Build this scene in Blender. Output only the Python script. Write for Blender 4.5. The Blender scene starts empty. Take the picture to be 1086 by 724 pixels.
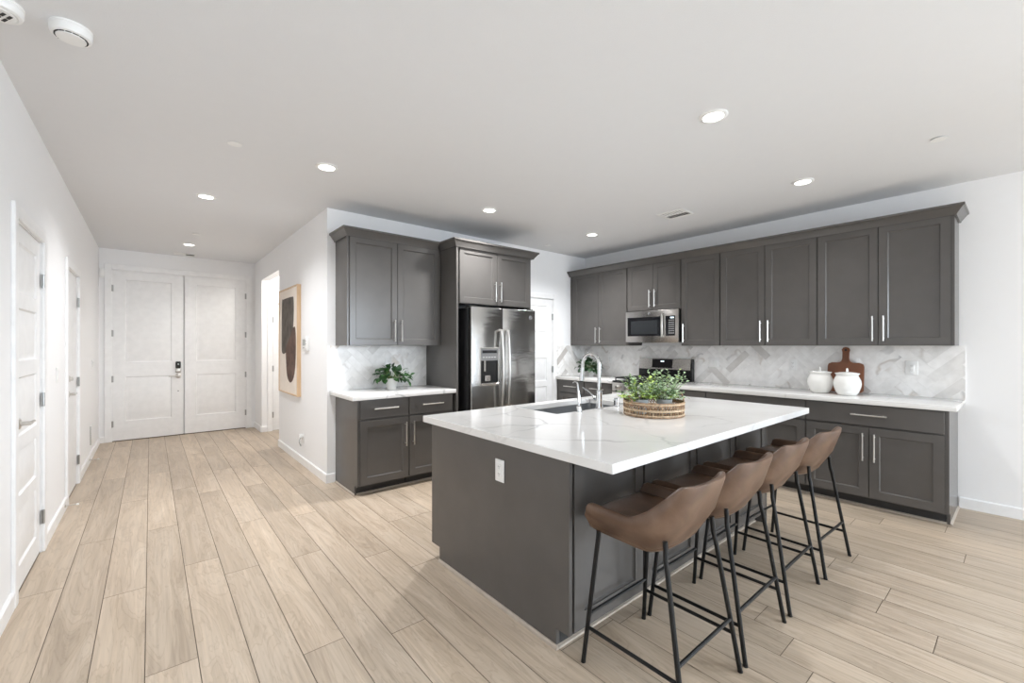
import bpy, bmesh, math, random
from mathutils import Vector, Matrix
rnd = random.Random(7)
R = math.radians
PI = math.pi
sc = bpy.context.scene
C = sc.collection

# ------------------------------------------------------------------ camera, light, exposure
CAM_H = 1.365
cd = bpy.data.cameras.new('camera'); cam = bpy.data.objects.new('camera', cd); C.objects.link(cam)
cam.location = (0, 0, CAM_H); cam.rotation_euler = (R(90), 0, R(-40))
cd.sensor_width = 36.0; cd.sensor_fit = 'HORIZONTAL'
cd.lens = 457.0 / 1086 * 36; cd.shift_y = 4.4 / 1086; cd.clip_start = 0.02
sc.camera = cam
sc.view_settings.view_transform = 'Standard'; sc.view_settings.look = 'None'
sc.view_settings.gamma = 1.0; sc.view_settings.use_curve_mapping = False
EXPOSURE = 0.53
sc.view_settings.exposure = EXPOSURE
sc.cycles.use_denoising = True
sc.cycles.max_bounces = 10; sc.cycles.diffuse_bounces = 6; sc.cycles.glossy_bounces = 4
sc.cycles.sample_clamp_indirect = 6.0
w = bpy.data.worlds.new('daylight'); sc.world = w; w.use_nodes = True
bg = w.node_tree.nodes['Background']; bg.inputs[0].default_value = (0.86, 0.93, 1.0, 1); bg.inputs[1].default_value = 0.8
SKY_PANEL = 150.0     # area lamps: daylight at the back opening, added fill at the side one
SPOT_W = 78.0         # one recessed ceiling light

def opening_area_light(name, loc, rot, sx, sy, power):
    l = bpy.data.lights.new(name, 'AREA'); l.shape = 'RECTANGLE'; l.size = sx; l.size_y = sy
    l.energy = power; l.color = (0.80, 0.90, 1.0); l.spread = R(130)
    o = bpy.data.objects.new(name, l); C.objects.link(o); o.location = loc; o.rotation_euler = rot
    return o
opening_area_light('daylight_back', (3.85, -5.45, 2.1), (R(66), 0, R(8)), 2.5, 2.3, SKY_PANEL * 1.15)
opening_area_light('side_fill_light', (5.75, -2.9, 1.9), (R(74), 0, R(90)), 2.2, 2.3, SKY_PANEL * 1.6)  # added fill lamp outside an unseen side opening

# ------------------------------------------------------------------ room numbers
XL, YF, XR, YR, XW, ZC = -0.552, 8.31, 1.344, 4.46, 5.24, 2.735
YB = -5.0            # wall behind the camera
UB = 1.365           # underside of the wall cabinets
CT = 0.914           # worktop height

# ------------------------------------------------------------------ materials
MATS = {}
def new_mat(name):
    m = bpy.data.materials.new(name); m.use_nodes = True
    nt = m.node_tree; b = nt.nodes['Principled BSDF']
    return m, nt, b
def N(nt, t, **kw):
    n = nt.nodes.new(t)
    for k, v in kw.items(): setattr(n, k, v)
    return n
def ramp(nt, stops):
    n = nt.nodes.new('ShaderNodeValToRGB'); e = n.color_ramp.elements
    while len(e) > len(stops): e.remove(e[-1])
    while len(e) < len(stops): e.new(0.5)
    for i, (p, c) in enumerate(stops):
        e[i].position = p; e[i].color = (*c, 1) if len(c) == 3 else c
    return n
def plain(name, col, rough=0.5, metal=0.0, vary=0.03, scale=12.0, bump=0.0, bscale=200.0, coat=0.0, spec=0.5):
    if name in MATS: return MATS[name]
    m, nt, b = new_mat(name); L = nt.links.new
    tc = N(nt, 'ShaderNodeTexCoord'); no = N(nt, 'ShaderNodeTexNoise'); no.inputs['Scale'].default_value = scale
    no.inputs['Detail'].default_value = 3
    L(tc.outputs['Object'], no.inputs['Vector'])
    r = ramp(nt, [(0.3, [c * (1 - vary) for c in col]), (0.7, [min(1, c * (1 + vary)) for c in col])])
    L(no.outputs['Fac'], r.inputs['Fac']); L(r.outputs['Color'], b.inputs['Base Color'])
    b.inputs['Roughness'].default_value = rough; b.inputs['Metallic'].default_value = metal
    b.inputs['Specular IOR Level'].default_value = spec
    if coat: b.inputs['Coat Weight'].default_value = coat; b.inputs['Coat Roughness'].default_value = 0.1
    if bump:
        n2 = N(nt, 'ShaderNodeTexNoise'); n2.inputs['Scale'].default_value = bscale; n2.inputs['Detail'].default_value = 3
        bp = N(nt, 'ShaderNodeBump'); bp.inputs['Strength'].default_value = bump; bp.inputs['Distance'].default_value = 0.004
        L(tc.outputs['Object'], n2.inputs['Vector']); L(n2.outputs['Fac'], bp.inputs['Height']); L(bp.outputs['Normal'], b.inputs['Normal'])
    MATS[name] = m
    return m
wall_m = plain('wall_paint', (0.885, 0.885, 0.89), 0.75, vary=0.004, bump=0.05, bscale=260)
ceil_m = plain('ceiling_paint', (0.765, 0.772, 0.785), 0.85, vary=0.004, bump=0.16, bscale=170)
trim_m = plain('white_trim', (0.89, 0.89, 0.89), 0.35)
door_m = plain('white_door', (0.86, 0.86, 0.86), 0.38)
cab_m = plain('grey_cabinet_paint', (0.095, 0.0885, 0.083), 0.24, vary=0.05, scale=5)
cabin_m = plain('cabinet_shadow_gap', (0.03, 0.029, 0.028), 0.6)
nickel = plain('brushed_nickel', (0.62, 0.60, 0.57), 0.28, 1.0)
chrome = plain('chrome', (0.66, 0.67, 0.68), 0.06, 1.0)
steel_dark = plain('dark_hinge_metal', (0.33, 0.33, 0.33), 0.35, 1.0)
black_metal = plain('black_powder_metal', (0.008, 0.008, 0.008), 0.34, 0.0, spec=0.28)
black_plastic = plain('black_plastic', (0.012, 0.012, 0.012), 0.25)
black_glass = plain('black_glass', (0.01, 0.01, 0.012), 0.06)
cast_iron = plain('cast_iron', (0.012, 0.012, 0.012), 0.55, bump=0.2)
white_plastic = plain('white_plastic', (0.86, 0.86, 0.85), 0.35)
slot_m = plain('dark_slot', (0.02, 0.02, 0.02), 0.6)
ceramic = plain('white_ceramic', (0.86, 0.85, 0.82), 0.14, coat=0.5)
pot_white = plain('white_pot', (0.80, 0.79, 0.77), 0.5)
galv = plain('galvanised_pot', (0.55, 0.60, 0.63), 0.45, 0.3, vary=0.15, scale=30)
soil_m = plain('potting_soil', (0.03, 0.02, 0.014), 0.9, bump=0.5)
leaf_dark = plain('dark_green_leaf', (0.035, 0.11, 0.025), 0.35, vary=0.6, scale=40)
leaf_deep = plain('deep_green_leaf', (0.02, 0.06, 0.02), 0.4, vary=0.5, scale=40)
leaf_pale = plain('sage_green_leaf', (0.40, 0.52, 0.32), 0.5, vary=0.35, scale=40)
leaf_lime = plain('lime_green_leaf', (0.46, 0.62, 0.14), 0.5, vary=0.35, scale=40)
stem_m = plain('green_stem', (0.12, 0.16, 0.05), 0.6)
rattan = plain('rattan', (0.30, 0.19, 0.11), 0.55, vary=0.5, scale=60)
rattan_light = plain('pale_rattan', (0.52, 0.39, 0.26), 0.55, vary=0.3, scale=60)
shoe_m = plain('wood_shoe_molding', (0.42, 0.36, 0.30), 0.4, vary=0.1)
bulb_m = None

def emit(name, col, s):
    m, nt, b = new_mat(name)
    b.inputs['Base Color'].default_value = (*col, 1)
    b.inputs['Emission Color'].default_value = (*col, 1); b.inputs['Emission Strength'].default_value = s
    return m
lamp_m = emit('lit_lens', (1.0, 0.97, 0.92), 6.0)
led_m = emit('lit_clock_digits', (0.75, 0.9, 1.0), 1.5)

def steel_mat():
    m, nt, b = new_mat('stainless_steel'); L = nt.links.new
    tc = N(nt, 'ShaderNodeTexCoord'); mp = N(nt, 'ShaderNodeMapping'); mp.inputs['Scale'].default_value = (1.2, 1.2, 4.5)
    n = N(nt, 'ShaderNodeTexNoise'); n.inputs['Scale'].default_value = 2.2; n.inputs['Detail'].default_value = 2
    L(tc.outputs['Object'], mp.inputs['Vector']); L(mp.outputs['Vector'], n.inputs['Vector'])
    bp = N(nt, 'ShaderNodeBump'); bp.inputs['Strength'].default_value = 0.07; bp.inputs['Distance'].default_value = 0.05
    L(n.outputs['Fac'], bp.inputs['Height']); L(bp.outputs['Normal'], b.inputs['Normal'])
    b.inputs['Base Color'].default_value = (0.60, 0.60, 0.59, 1); b.inputs['Metallic'].default_value = 1
    b.inputs['Roughness'].default_value = 0.17
    return m
steel = steel_mat()
steel_flat = plain('brushed_steel', (0.58, 0.55, 0.52), 0.26, 1.0)

def leather_mat():
    m, nt, b = new_mat('brown_leather'); L = nt.links.new
    tc = N(nt, 'ShaderNodeTexCoord')
    n = N(nt, 'ShaderNodeTexNoise'); n.inputs['Scale'].default_value = 8; n.inputs['Detail'].default_value = 8; n.inputs['Distortion'].default_value = 0.5
    L(tc.outputs['Object'], n.inputs['Vector'])
    r = ramp(nt, [(0.25, (0.072, 0.039, 0.024)), (0.5, (0.122, 0.071, 0.045)), (0.75, (0.19, 0.120, 0.081))])
    L(n.outputs['Fac'], r.inputs['Fac']); L(r.outputs['Color'], b.inputs['Base Color'])
    n2 = N(nt, 'ShaderNodeTexVoronoi'); n2.inputs['Scale'].default_value = 260
    L(tc.outputs['Object'], n2.inputs['Vector'])
    bp = N(nt, 'ShaderNodeBump'); bp.inputs['Strength'].default_value = 0.12; bp.inputs['Distance'].default_value = 0.002
    L(n2.outputs['Distance'], bp.inputs['Height']); L(bp.outputs['Normal'], b.inputs['Normal'])
    b.inputs['Roughness'].default_value = 0.33
    return m
leather = leather_mat()

def quartz_mat():
    m, nt, b = new_mat('white_quartz'); L = nt.links.new
    tc = N(nt, 'ShaderNodeTexCoord')
    wob = N(nt, 'ShaderNodeTexNoise'); wob.inputs['Scale'].default_value = 1.6; wob.inputs['Detail'].default_value = 5
    L(tc.outputs['Object'], wob.inputs['Vector'])
    mx = N(nt, 'ShaderNodeMixRGB'); mx.blend_type = 'ADD'; mx.inputs['Fac'].default_value = 0.55
    L(tc.outputs['Object'], mx.inputs[1]); L(wob.outputs['Color'], mx.inputs[2])
    v = N(nt, 'ShaderNodeTexVoronoi'); v.feature = 'DISTANCE_TO_EDGE'; v.inputs['Scale'].default_value = 1.7
    L(mx.outputs['Color'], v.inputs['Vector'])
    thin = ramp(nt, [(0.0, (1, 1, 1)), (0.022, (0, 0, 0))]); L(v.outputs['Distance'], thin.inputs['Fac'])
    gate = N(nt, 'ShaderNodeTexNoise'); gate.inputs['Scale'].default_value = 1.3; gate.inputs['Detail'].default_value = 2
    L(tc.outputs['Object'], gate.inputs['Vector'])
    gr = ramp(nt, [(0.42, (0, 0, 0)), (0.62, (0.75, 0.75, 0.75))]); L(gate.outputs['Fac'], gr.inputs['Fac'])
    mul = N(nt, 'ShaderNodeMath'); mul.operation = 'MULTIPLY'; L(thin.outputs['Color'], mul.inputs[0]); L(gr.outputs['Color'], mul.inputs[1])
    soft = N(nt, 'ShaderNodeTexNoise'); soft.inputs['Scale'].default_value = 3.0; soft.inputs['Detail'].default_value = 4
    L(tc.outputs['Object'], soft.inputs['Vector'])
    base = ramp(nt, [(0.35, (0.73, 0.715, 0.695)), (0.65, (0.79, 0.78, 0.765))]); L(soft.outputs['Fac'], base.inputs['Fac'])
    fin = N(nt, 'ShaderNodeMixRGB'); L(mul.outputs[0], fin.inputs['Fac']); L(base.outputs['Color'], fin.inputs[1]); fin.inputs[2].default_value = (0.36, 0.35, 0.35, 1)
    L(fin.outputs['Color'], b.inputs['Base Color']); b.inputs['Roughness'].default_value = 0.10
    return m
quartz = quartz_mat()

def plank_mat():
    m, nt, b = new_mat('oak_planks'); L = nt.links.new
    at = N(nt, 'ShaderNodeAttribute', attribute_name='tint'); sep = N(nt, 'ShaderNodeSeparateColor'); L(at.outputs['Color'], sep.inputs[0])
    tc = N(nt, 'ShaderNodeTexCoord')
    off = N(nt, 'ShaderNodeCombineXYZ')
    m1 = N(nt, 'ShaderNodeMath'); m1.operation = 'MULTIPLY'; m1.inputs[1].default_value = 37.0; L(sep.outputs[1], m1.inputs[0]); L(m1.outputs[0], off.inputs[0])
    m2 = N(nt, 'ShaderNodeMath'); m2.operation = 'MULTIPLY'; m2.inputs[1].default_value = 53.0; L(sep.outputs[2], m2.inputs[0]); L(m2.outputs[0], off.inputs[1])
    add = N(nt, 'ShaderNodeVectorMath'); add.operation = 'ADD'; L(tc.outputs['Object'], add.inputs[0]); L(off.outputs[0], add.inputs[1])
    mp = N(nt, 'ShaderNodeMapping'); mp.inputs['Scale'].default_value = (9.0, 1.1, 1.0); L(add.outputs[0], mp.inputs['Vector'])
    g = N(nt, 'ShaderNodeTexNoise'); g.inputs['Scale'].default_value = 1.0; g.inputs['Detail'].default_value = 6; g.inputs['Distortion'].default_value = 1.2
    L(mp.outputs['Vector'], g.inputs['Vector'])
    mp2 = N(nt, 'ShaderNodeMapping'); mp2.inputs['Scale'].default_value = (70.0, 2.4, 1.0); L(add.outputs[0], mp2.inputs['Vector'])
    g2 = N(nt, 'ShaderNodeTexNoise'); g2.inputs['Scale'].default_value = 1.0; g2.inputs['Detail'].default_value = 3; L(mp2.outputs['Vector'], g2.inputs['Vector'])
    r = ramp(nt, [(0.25, (0.40, 0.318, 0.235)), (0.5, (0.495, 0.402, 0.307)), (0.75, (0.56, 0.468, 0.37))]); L(g.outputs['Fac'], r.inputs['Fac'])
    r2 = ramp(nt, [(0.3, (0.86, 0.855, 0.85)), (0.7, (1.06, 1.06, 1.06))]); L(g2.outputs['Fac'], r2.inputs['Fac'])
    a = N(nt, 'ShaderNodeMixRGB'); a.blend_type = 'MULTIPLY'; a.inputs['Fac'].default_value = 1; L(r.outputs['Color'], a.inputs[1]); L(r2.outputs['Color'], a.inputs[2])
    tr = ramp(nt, [(0.0, (0.88, 0.875, 0.865)), (0.5, (1.0, 1.0, 1.0)), (1.0, (1.07, 1.06, 1.045))]); L(sep.outputs[0], tr.inputs['Fac'])
    a2 = N(nt, 'ShaderNodeMixRGB'); a2.blend_type = 'MULTIPLY'; a2.inputs['Fac'].default_value = 1; L(a.outputs['Color'], a2.inputs[1]); L(tr.outputs['Color'], a2.inputs[2])
    w1 = N(nt, 'ShaderNodeMath'); w1.operation = 'MULTIPLY'; w1.inputs[1].default_value = 62.0; L(g.outputs['Fac'], w1.inputs[0])
    w2 = N(nt, 'ShaderNodeMath'); w2.operation = 'SINE'; L(w1.outputs[0], w2.inputs[0])
    wr = ramp(nt, [(0.0, (1.02, 1.02, 1.02)), (0.7, (1.0, 1.0, 1.0)), (1.0, (0.91, 0.90, 0.89))]); L(w2.outputs[0], wr.inputs['Fac'])
    a3 = N(nt, 'ShaderNodeMixRGB'); a3.blend_type = 'MULTIPLY'; a3.inputs['Fac'].default_value = 1; L(a2.outputs['Color'], a3.inputs[1]); L(wr.outputs['Color'], a3.inputs[2])
    L(a3.outputs['Color'], b.inputs['Base Color'])
    rr = ramp(nt, [(0.3, (0.36, 0.36, 0.36)), (0.7, (0.46, 0.46, 0.46))]); L(g2.outputs['Fac'], rr.inputs['Fac']); L(rr.outputs['Color'], b.inputs['Roughness'])
    bp = N(nt, 'ShaderNodeBump'); bp.inputs['Strength'].default_value = 0.08; bp.inputs['Distance'].default_value = 0.002
    L(g2.outputs['Fac'], bp.inputs['Height']); L(bp.outputs['Normal'], b.inputs['Normal'])
    return m
plank_m = plank_mat()
groove_m = plain('plank_groove', (0.17, 0.135, 0.105), 0.8)

def tile_mat():
    m, nt, b = new_mat('marble_tile'); L = nt.links.new
    at = N(nt, 'ShaderNodeAttribute', attribute_name='tint'); sep = N(nt, 'ShaderNodeSeparateColor'); L(at.outputs['Color'], sep.inputs[0])
    tc = N(nt, 'ShaderNodeTexCoord')
    sc_ = N(nt, 'ShaderNodeVectorMath'); sc_.operation = 'SCALE'; sc_.inputs['Scale'].default_value = 31.0; L(at.outputs['Color'], sc_.inputs[0])
    add = N(nt, 'ShaderNodeVectorMath'); add.operation = 'ADD'; L(tc.outputs['Object'], add.inputs[0]); L(sc_.outputs[0], add.inputs[1])
    n = N(nt, 'ShaderNodeTexNoise'); n.inputs['Scale'].default_value = 3.2; n.inputs['Detail'].default_value = 3; n.inputs['Distortion'].default_value = 0.2
    L(add.outputs[0], n.inputs['Vector'])
    v = ramp(nt, [(0.455, (0, 0, 0)), (0.50, (1, 1, 1)), (0.545, (0, 0, 0))]); L(n.outputs['Fac'], v.inputs['Fac'])
    n3 = N(nt, 'ShaderNodeTexNoise'); n3.inputs['Scale'].default_value = 4.0; n3.inputs['Detail'].default_value = 2; L(add.outputs[0], n3.inputs['Vector'])
    veinc = ramp(nt, [(0.42, (0.44, 0.44, 0.45)), (0.6, (0.50, 0.41, 0.33))]); L(n3.outputs['Fac'], veinc.inputs['Fac'])
    base = ramp(nt, [(0.0, (0.56, 0.525, 0.50)), (0.025, (0.64, 0.62, 0.60)), (0.09, (0.80, 0.79, 0.775)), (0.40, (0.88, 0.87, 0.855)), (1.0, (0.95, 0.94, 0.93))])
    L(sep.outputs[0], base.inputs['Fac'])
    f = N(nt, 'ShaderNodeMath'); f.operation = 'MULTIPLY'; L(v.outputs['Color'], f.inputs[0]); 
    gg = ramp(nt, [(0.5, (0, 0, 0)), (1.0, (0.7, 0.7, 0.7))]); L(sep.outputs[2], gg.inputs['Fac']); L(gg.outputs['Color'], f.inputs[1])
    mx = N(nt, 'ShaderNodeMixRGB'); L(f.outputs[0], mx.inputs['Fac']); L(base.outputs['Color'], mx.inputs[1]); L(veinc.outputs['Color'], mx.inputs[2])
    n4 = N(nt, 'ShaderNodeTexNoise'); n4.inputs['Scale'].default_value = 14; n4.inputs['Detail'].default_value = 4; L(add.outputs[0], n4.inputs['Vector'])
    mo = ramp(nt, [(0.3, (0.90, 0.895, 0.89)), (0.65, (1.03, 1.03, 1.03))]); L(n4.outputs['Fac'], mo.inputs['Fac'])
    mm = N(nt, 'ShaderNodeMixRGB'); mm.blend_type = 'MULTIPLY'; mm.inputs['Fac'].default_value = 1; L(mx.outputs['Color'], mm.inputs[1]); L(mo.outputs['Color'], mm.inputs[2])
    L(mm.outputs['Color'], b.inputs['Base Color']); b.inputs['Roughness'].default_value = 0.22
    return m
tile_m = tile_mat()
grout_m = plain('grout', (0.82, 0.81, 0.80), 0.8)

def wood_mat(name, c0, c1, scale=(3, 40, 3), rough=0.45):
    m, nt, b = new_mat(name); L = nt.links.new
    tc = N(nt, 'ShaderNodeTexCoord'); mp = N(nt, 'ShaderNodeMapping'); mp.inputs['Scale'].default_value = scale
    n = N(nt, 'ShaderNodeTexNoise'); n.inputs['Scale'].default_value = 1; n.inputs['Detail'].default_value = 5; n.inputs['Distortion'].default_value = 0.8
    L(tc.outputs['Object'], mp.inputs['Vector']); L(mp.outputs['Vector'], n.inputs['Vector'])
    r = ramp(nt, [(0.3, c0), (0.7, c1)]); L(n.outputs['Fac'], r.inputs['Fac']); L(r.outputs['Color'], b.inputs['Base Color'])
    b.inputs['Roughness'].default_value = rough
    return m
walnut = wood_mat('walnut_board', (0.15, 0.052, 0.022), (0.27, 0.10, 0.045), (4, 40, 4))
oak_frame = wood_mat('oak_frame', (0.58, 0.40, 0.24), (0.70, 0.51, 0.33), (30, 30, 3))
canvas_m = plain('cream_canvas', (0.84, 0.76, 0.68), 0.9, bump=0.2, bscale=400)
ink_grey = plain('grey_painted_shape', (0.115, 0.10, 0.085), 0.9, vary=0.35, scale=9)
ink_brown = plain('brown_painted_shape', (0.125, 0.077, 0.06), 0.9, vary=0.35, scale=9)

# ------------------------------------------------------------------ mesh building
class MB:
    def __init__(s): s.bm = bmesh.new(); s.mats = []; s.mi = 0; s.tint = None
    def mat(s, m):
        if m not in s.mats: s.mats.append(m)
        s.mi = s.mats.index(m); return s
    def face(s, vs):
        try: f = s.bm.faces.new(vs)
        except ValueError: return None
        f.material_index = s.mi; f.smooth = True
        return f
    def poly(s, pts): return s.face([s.bm.verts.new(p) for p in pts])
    def box(s, x0, y0, z0, x1, y1, z1, bevel=0.0, seg=1):
        if x0 > x1: x0, x1 = x1, x0
        if y0 > y1: y0, y1 = y1, y0
        if z0 > z1: z0, z1 = z1, z0
        v = [s.bm.verts.new(p) for p in ((x0,y0,z0),(x1,y0,z0),(x1,y1,z0),(x0,y1,z0),(x0,y0,z1),(x1,y0,z1),(x1,y1,z1),(x0,y1,z1))]
        fs = [s.face([v[i] for i in q]) for q in ((0,3,2,1),(4,5,6,7),(0,1,5,4),(1,2,6,5),(2,3,7,6),(3,0,4,7))]
        if bevel > 0:
            es = list({e for f in fs for e in f.edges})
            r = bmesh.ops.bevel(s.bm, geom=es, offset=min(bevel, (x1-x0)*.45, (y1-y0)*.45, (z1-z0)*.45), segments=seg, affect='EDGES', profile=0.5)
            for f in r['faces']: f.material_index = s.mi; f.smooth = True
        return s
    def loft(s, rings, cap0=True, cap1=True, closed=True):
        vr = [[s.bm.verts.new(p) for p in r] for r in rings]
        n = len(vr[0])
        for a, b in zip(vr, vr[1:]):
            for i in range(n if closed else n - 1):
                j = (i + 1) % n
                s.face([a[i], a[j], b[j], b[i]])
        if cap0: s.face(list(reversed(vr[0])))
        if cap1: s.face(vr[-1])
        return s
    def tube(s, pts, r, n=10, caps=True):
        pts = [Vector(p) for p in pts]; rs = r if isinstance(r, (list, tuple)) else [r] * len(pts)
        rings = []; up = None
        for i, p in enumerate(pts):
            if i == 0: t = pts[1] - p
            elif i == len(pts) - 1: t = p - pts[-2]
            else: t = (pts[i+1] - p).normalized() + (p - pts[i-1]).normalized()
            t.normalize()
            if up is None:
                up = Vector((0, 0, 1)) if abs(t.z) < 0.9 else Vector((1, 0, 0))
            a = t.cross(up).normalized(); up = a.cross(t).normalized()
            rings.append([p + (a * math.cos(2*PI*k/n) + up * math.sin(2*PI*k/n)) * rs[i] for k in range(n)])
        s.loft(rings, caps, caps); return s
    def lathe(s, prof, n=32, center=(0, 0, 0), axis='z'):
        rings = []
        cx, cy, cz = center
        for r, h in prof:
            ring = []
            for k in range(n):
                a = 2*PI*k/n; u, v = r*math.cos(a), r*math.sin(a)
                if axis == 'z': ring.append((cx+u, cy+v, cz+h))
                elif axis == 'y': ring.append((cx+u, cy+h, cz+v))
                else: ring.append((cx+h, cy+u, cz+v))
            rings.append(ring)
        s.loft(rings, prof[0][0] > 1e-6, prof[-1][0] > 1e-6); return s
    def prism(s, poly, axis, a, b):
        def P(u, v, t):
            return {'x': (t, u, v), 'y': (u, t, v), 'z': (u, v, t)}[axis]
        s.loft([[P(u, v, a) for u, v in poly], [P(u, v, b) for u, v in poly]]); return s
    def build(s, name, parent=None, sharp=35, loc=None):
        bmesh.ops.remove_doubles(s.bm, verts=s.bm.verts, dist=1e-6)
        bmesh.ops.recalc_face_normals(s.bm, faces=s.bm.faces)
        me = bpy.data.meshes.new(name); s.bm.to_mesh(me); s.bm.free()
        for m in s.mats: me.materials.append(m)
        if sharp is not None: me.set_sharp_from_angle(angle=R(sharp))
        o = bpy.data.objects.new(name, me); C.objects.link(o)
        if parent is not None: o.parent = parent
        if loc is not None: o.location = loc
        return o

def tag(o, label=None, cat=None, group=None, kind=None):
    if label: o['label'] = label
    if cat: o['category'] = cat
    if group: o['group'] = group
    if kind: o['kind'] = kind
    return o
def thing(name, label, cat, loc=(0, 0, 0), rz=0.0, group=None, kind=None):
    o = bpy.data.objects.new(name, None); C.objects.link(o); o.empty_display_size = 0.05
    o.location = loc; o.rotation_euler = (0, 0, rz)
    return tag(o, label, cat, group, kind)
def copy_thing(o, loc, label, rz=None):
    c = o.copy(); C.objects.link(c); c.location = loc; c['label'] = label
    if rz is not None: c.rotation_euler = (0, 0, rz)
    for ch in list(o.children):
        d = ch.copy(); C.objects.link(d); d.parent = c
        for g in list(ch.children):
            e = g.copy(); C.objects.link(e); e.parent = d
    return c

FACE_WEST = -PI / 2      # a front that looks towards -X: local x -> -Y, local y -> +X
FACE_EAST = PI / 2       # a front that looks towards +X: local x -> +Y, local y -> -X

def sheet(mb, w, h, t, holes, z0=0.0):
    """A slab w x h, y from 0 to t, pierced by rectangular holes (x0,z0,x1,z1)."""
    xs = sorted({0, w, *[q for o in holes for q in (o[0], o[2])]}); zs = sorted({z0, h, *[q for o in holes for q in (o[1], o[3])]})
    xs = [x for x in xs if 0 <= x <= w]; zs = [z for z in zs if z0 <= z <= h]
    def inhole(x, z): return any(a < x < c and b < z < d for a, b, c, d in holes)
    cells = {(i, j) for i in range(len(xs)-1) for j in range(len(zs)-1) if not inhole((xs[i]+xs[i+1])/2, (zs[j]+zs[j+1])/2)}
    for i, j in cells:
        a, b, c, d = xs[i], xs[i+1], zs[j], zs[j+1]
        mb.poly([(a,0,c),(b,0,c),(b,0,d),(a,0,d)]); mb.poly([(a,t,c),(a,t,d),(b,t,d),(b,t,c)])
        if (i-1, j) not in cells: mb.poly([(a,0,c),(a,0,d),(a,t,d),(a,t,c)])
        if (i+1, j) not in cells: mb.poly([(b,0,c),(b,t,c),(b,t,d),(b,0,d)])
        if (i, j-1) not in cells: mb.poly([(a,0,c),(a,t,c),(b,t,c),(b,0,c)])
        if (i, j+1) not in cells: mb.poly([(a,0,d),(b,0,d),(b,t,d),(a,t,d)])
    return mb
def wall(name, label, length, loc, rz, holes=(), t=0.12, h=ZC):
    mb = MB().mat(wall_m); sheet(mb, length, h, t, list(holes))
    o = mb.build(name); o.location = loc; o.rotation_euler = (0, 0, rz)
    return tag(o, label, 'wall', kind='structure')
def rect(x0, z0, x1, z1, i, y): return [(x0+i, y, z0+i), (x1-i, y, z0+i), (x1-i, y, z1-i), (x0+i, y, z1-i)]
def panelled(mb, w, h, t, panels, rings, x=0.0, z=0.0, y=0.0):
    """Door leaf with recessed panels. rings = [(inset, depth)...] from the panel's opening inwards."""
    xs = sorted({0, w, *[q for p in panels for q in (p[0], p[2])]}); zs = sorted({0, h, *[q for p in panels for q in (p[1], p[3])]})
    for i in range(len(xs)-1):
        for j in range(len(zs)-1):
            mx, mz = (xs[i]+xs[i+1])/2, (zs[j]+zs[j+1])/2
            if any(p[0] < mx < p[2] and p[1] < mz < p[3] for p in panels): continue
            mb.poly([(x+xs[i],y,z+zs[j]),(x+xs[i+1],y,z+zs[j]),(x+xs[i+1],y,z+zs[j+1]),(x+xs[i],y,z+zs[j+1])])
    for p in panels:
        rr = [rect(x+p[0], z+p[1], x+p[2], z+p[3], i, y+d) for i, d in rings]
        mb.loft(rr, cap0=False, cap1=True)
    f = rect(x, z, x+w, z+h, 0, y); b = rect(x, z, x+w, z+h, 0, y+t)
    mb.loft([f, b], cap0=False, cap1=True)
    return mb
SHAKER = [(0, 0), (0.0005, 0.006), (0.008, 0.0125)]
RAISED = [(0, 0), (0.010, 0.009), (0.020, 0.009), (0.040, 0.003)]

def bar_pull(name, parent, p0, p1, out=0.032, r=0.006):
    """A bar handle from p0 to p1 (local coords, front at y<0)."""
    p0, p1 = Vector(p0), Vector(p1); d = (p1-p0).normalized(); o = Vector((0, -out, 0))
    mb = MB().mat(nickel); mb.tube([p0+o, p1+o], r, 10)
    for q in (p0 + d*0.025, p1 - d*0.025): mb.tube([q, q+o], r*0.8, 8)
    return mb.build(name, parent)
def shaker_front(name, parent, x0, z0, x1, z1, stile=0.062, flat=False, t=0.019):
    mb = MB().mat(cab_m); w, h = x1-x0, z1-z0
    if flat:
        mb.box(x0, -t, z0, x1, 0, z1, 0.002)
    else:
        panelled(mb, w, h, t, [(stile, stile, w-stile, h-stile)], SHAKER, x0, z0, -t)
    return mb.build(name, parent)

# ------------------------------------------------------------------ floor: planks along Y, joints where the photo has them
PW, PL = 0.1785, 1.83
joints = {0:3.49,1:4.159,2:3.20,3:2.33,4:3.35,5:3.07,6:2.05,7:3.03,8:1.93,9:2.735,10:2.433,11:3.166,15:.695,18:.264,20:.487,22:.703,25:.25,26:.862}
fl = MB().mat(groove_m)
fl.poly([(XL-0.3, YB-0.6, -0.004), (XW+0.3, YB-0.6, -0.004), (XW+0.3, YF+0.1, -0.004), (XL-0.3, YF+0.1, -0.004)])
fl.mat(plank_m)
tl = fl.bm.loops.layers.float_color.new('tint')
g = 0.0016
k = 0
while XL + k*PW < XW + 0.1:
    x0, x1 = XL - 0.0015 + k*PW, XL - 0.0015 + (k+1)*PW
    if k == 0: x0 -= 0.2
    j = joints.get(k, rnd.uniform(0, PL)); j = j - PL*math.ceil((j - YB + 0.5)/PL); y = j
    while y < YF + 0.1:
        f = fl.poly([(x0+g, y+g, 0), (x1-g, y+g, 0), (x1-g, min(y+PL, YF+0.1)-g, 0), (x0+g, min(y+PL, YF+0.1)-g, 0)])
        t = (rnd.random(), rnd.random(), rnd.random(), 1)
        if f:
            for l in f.loops: l[tl] = t
        y += PL
    k += 1
tag(fl.build('floor'), 'pale oak plank floor running towards the front doors', 'floor', kind='structure')
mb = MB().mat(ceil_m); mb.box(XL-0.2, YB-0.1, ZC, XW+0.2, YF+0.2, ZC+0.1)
tag(mb.build('ceiling'), 'white textured ceiling with recessed lights', 'ceiling', kind='structure')

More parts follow.
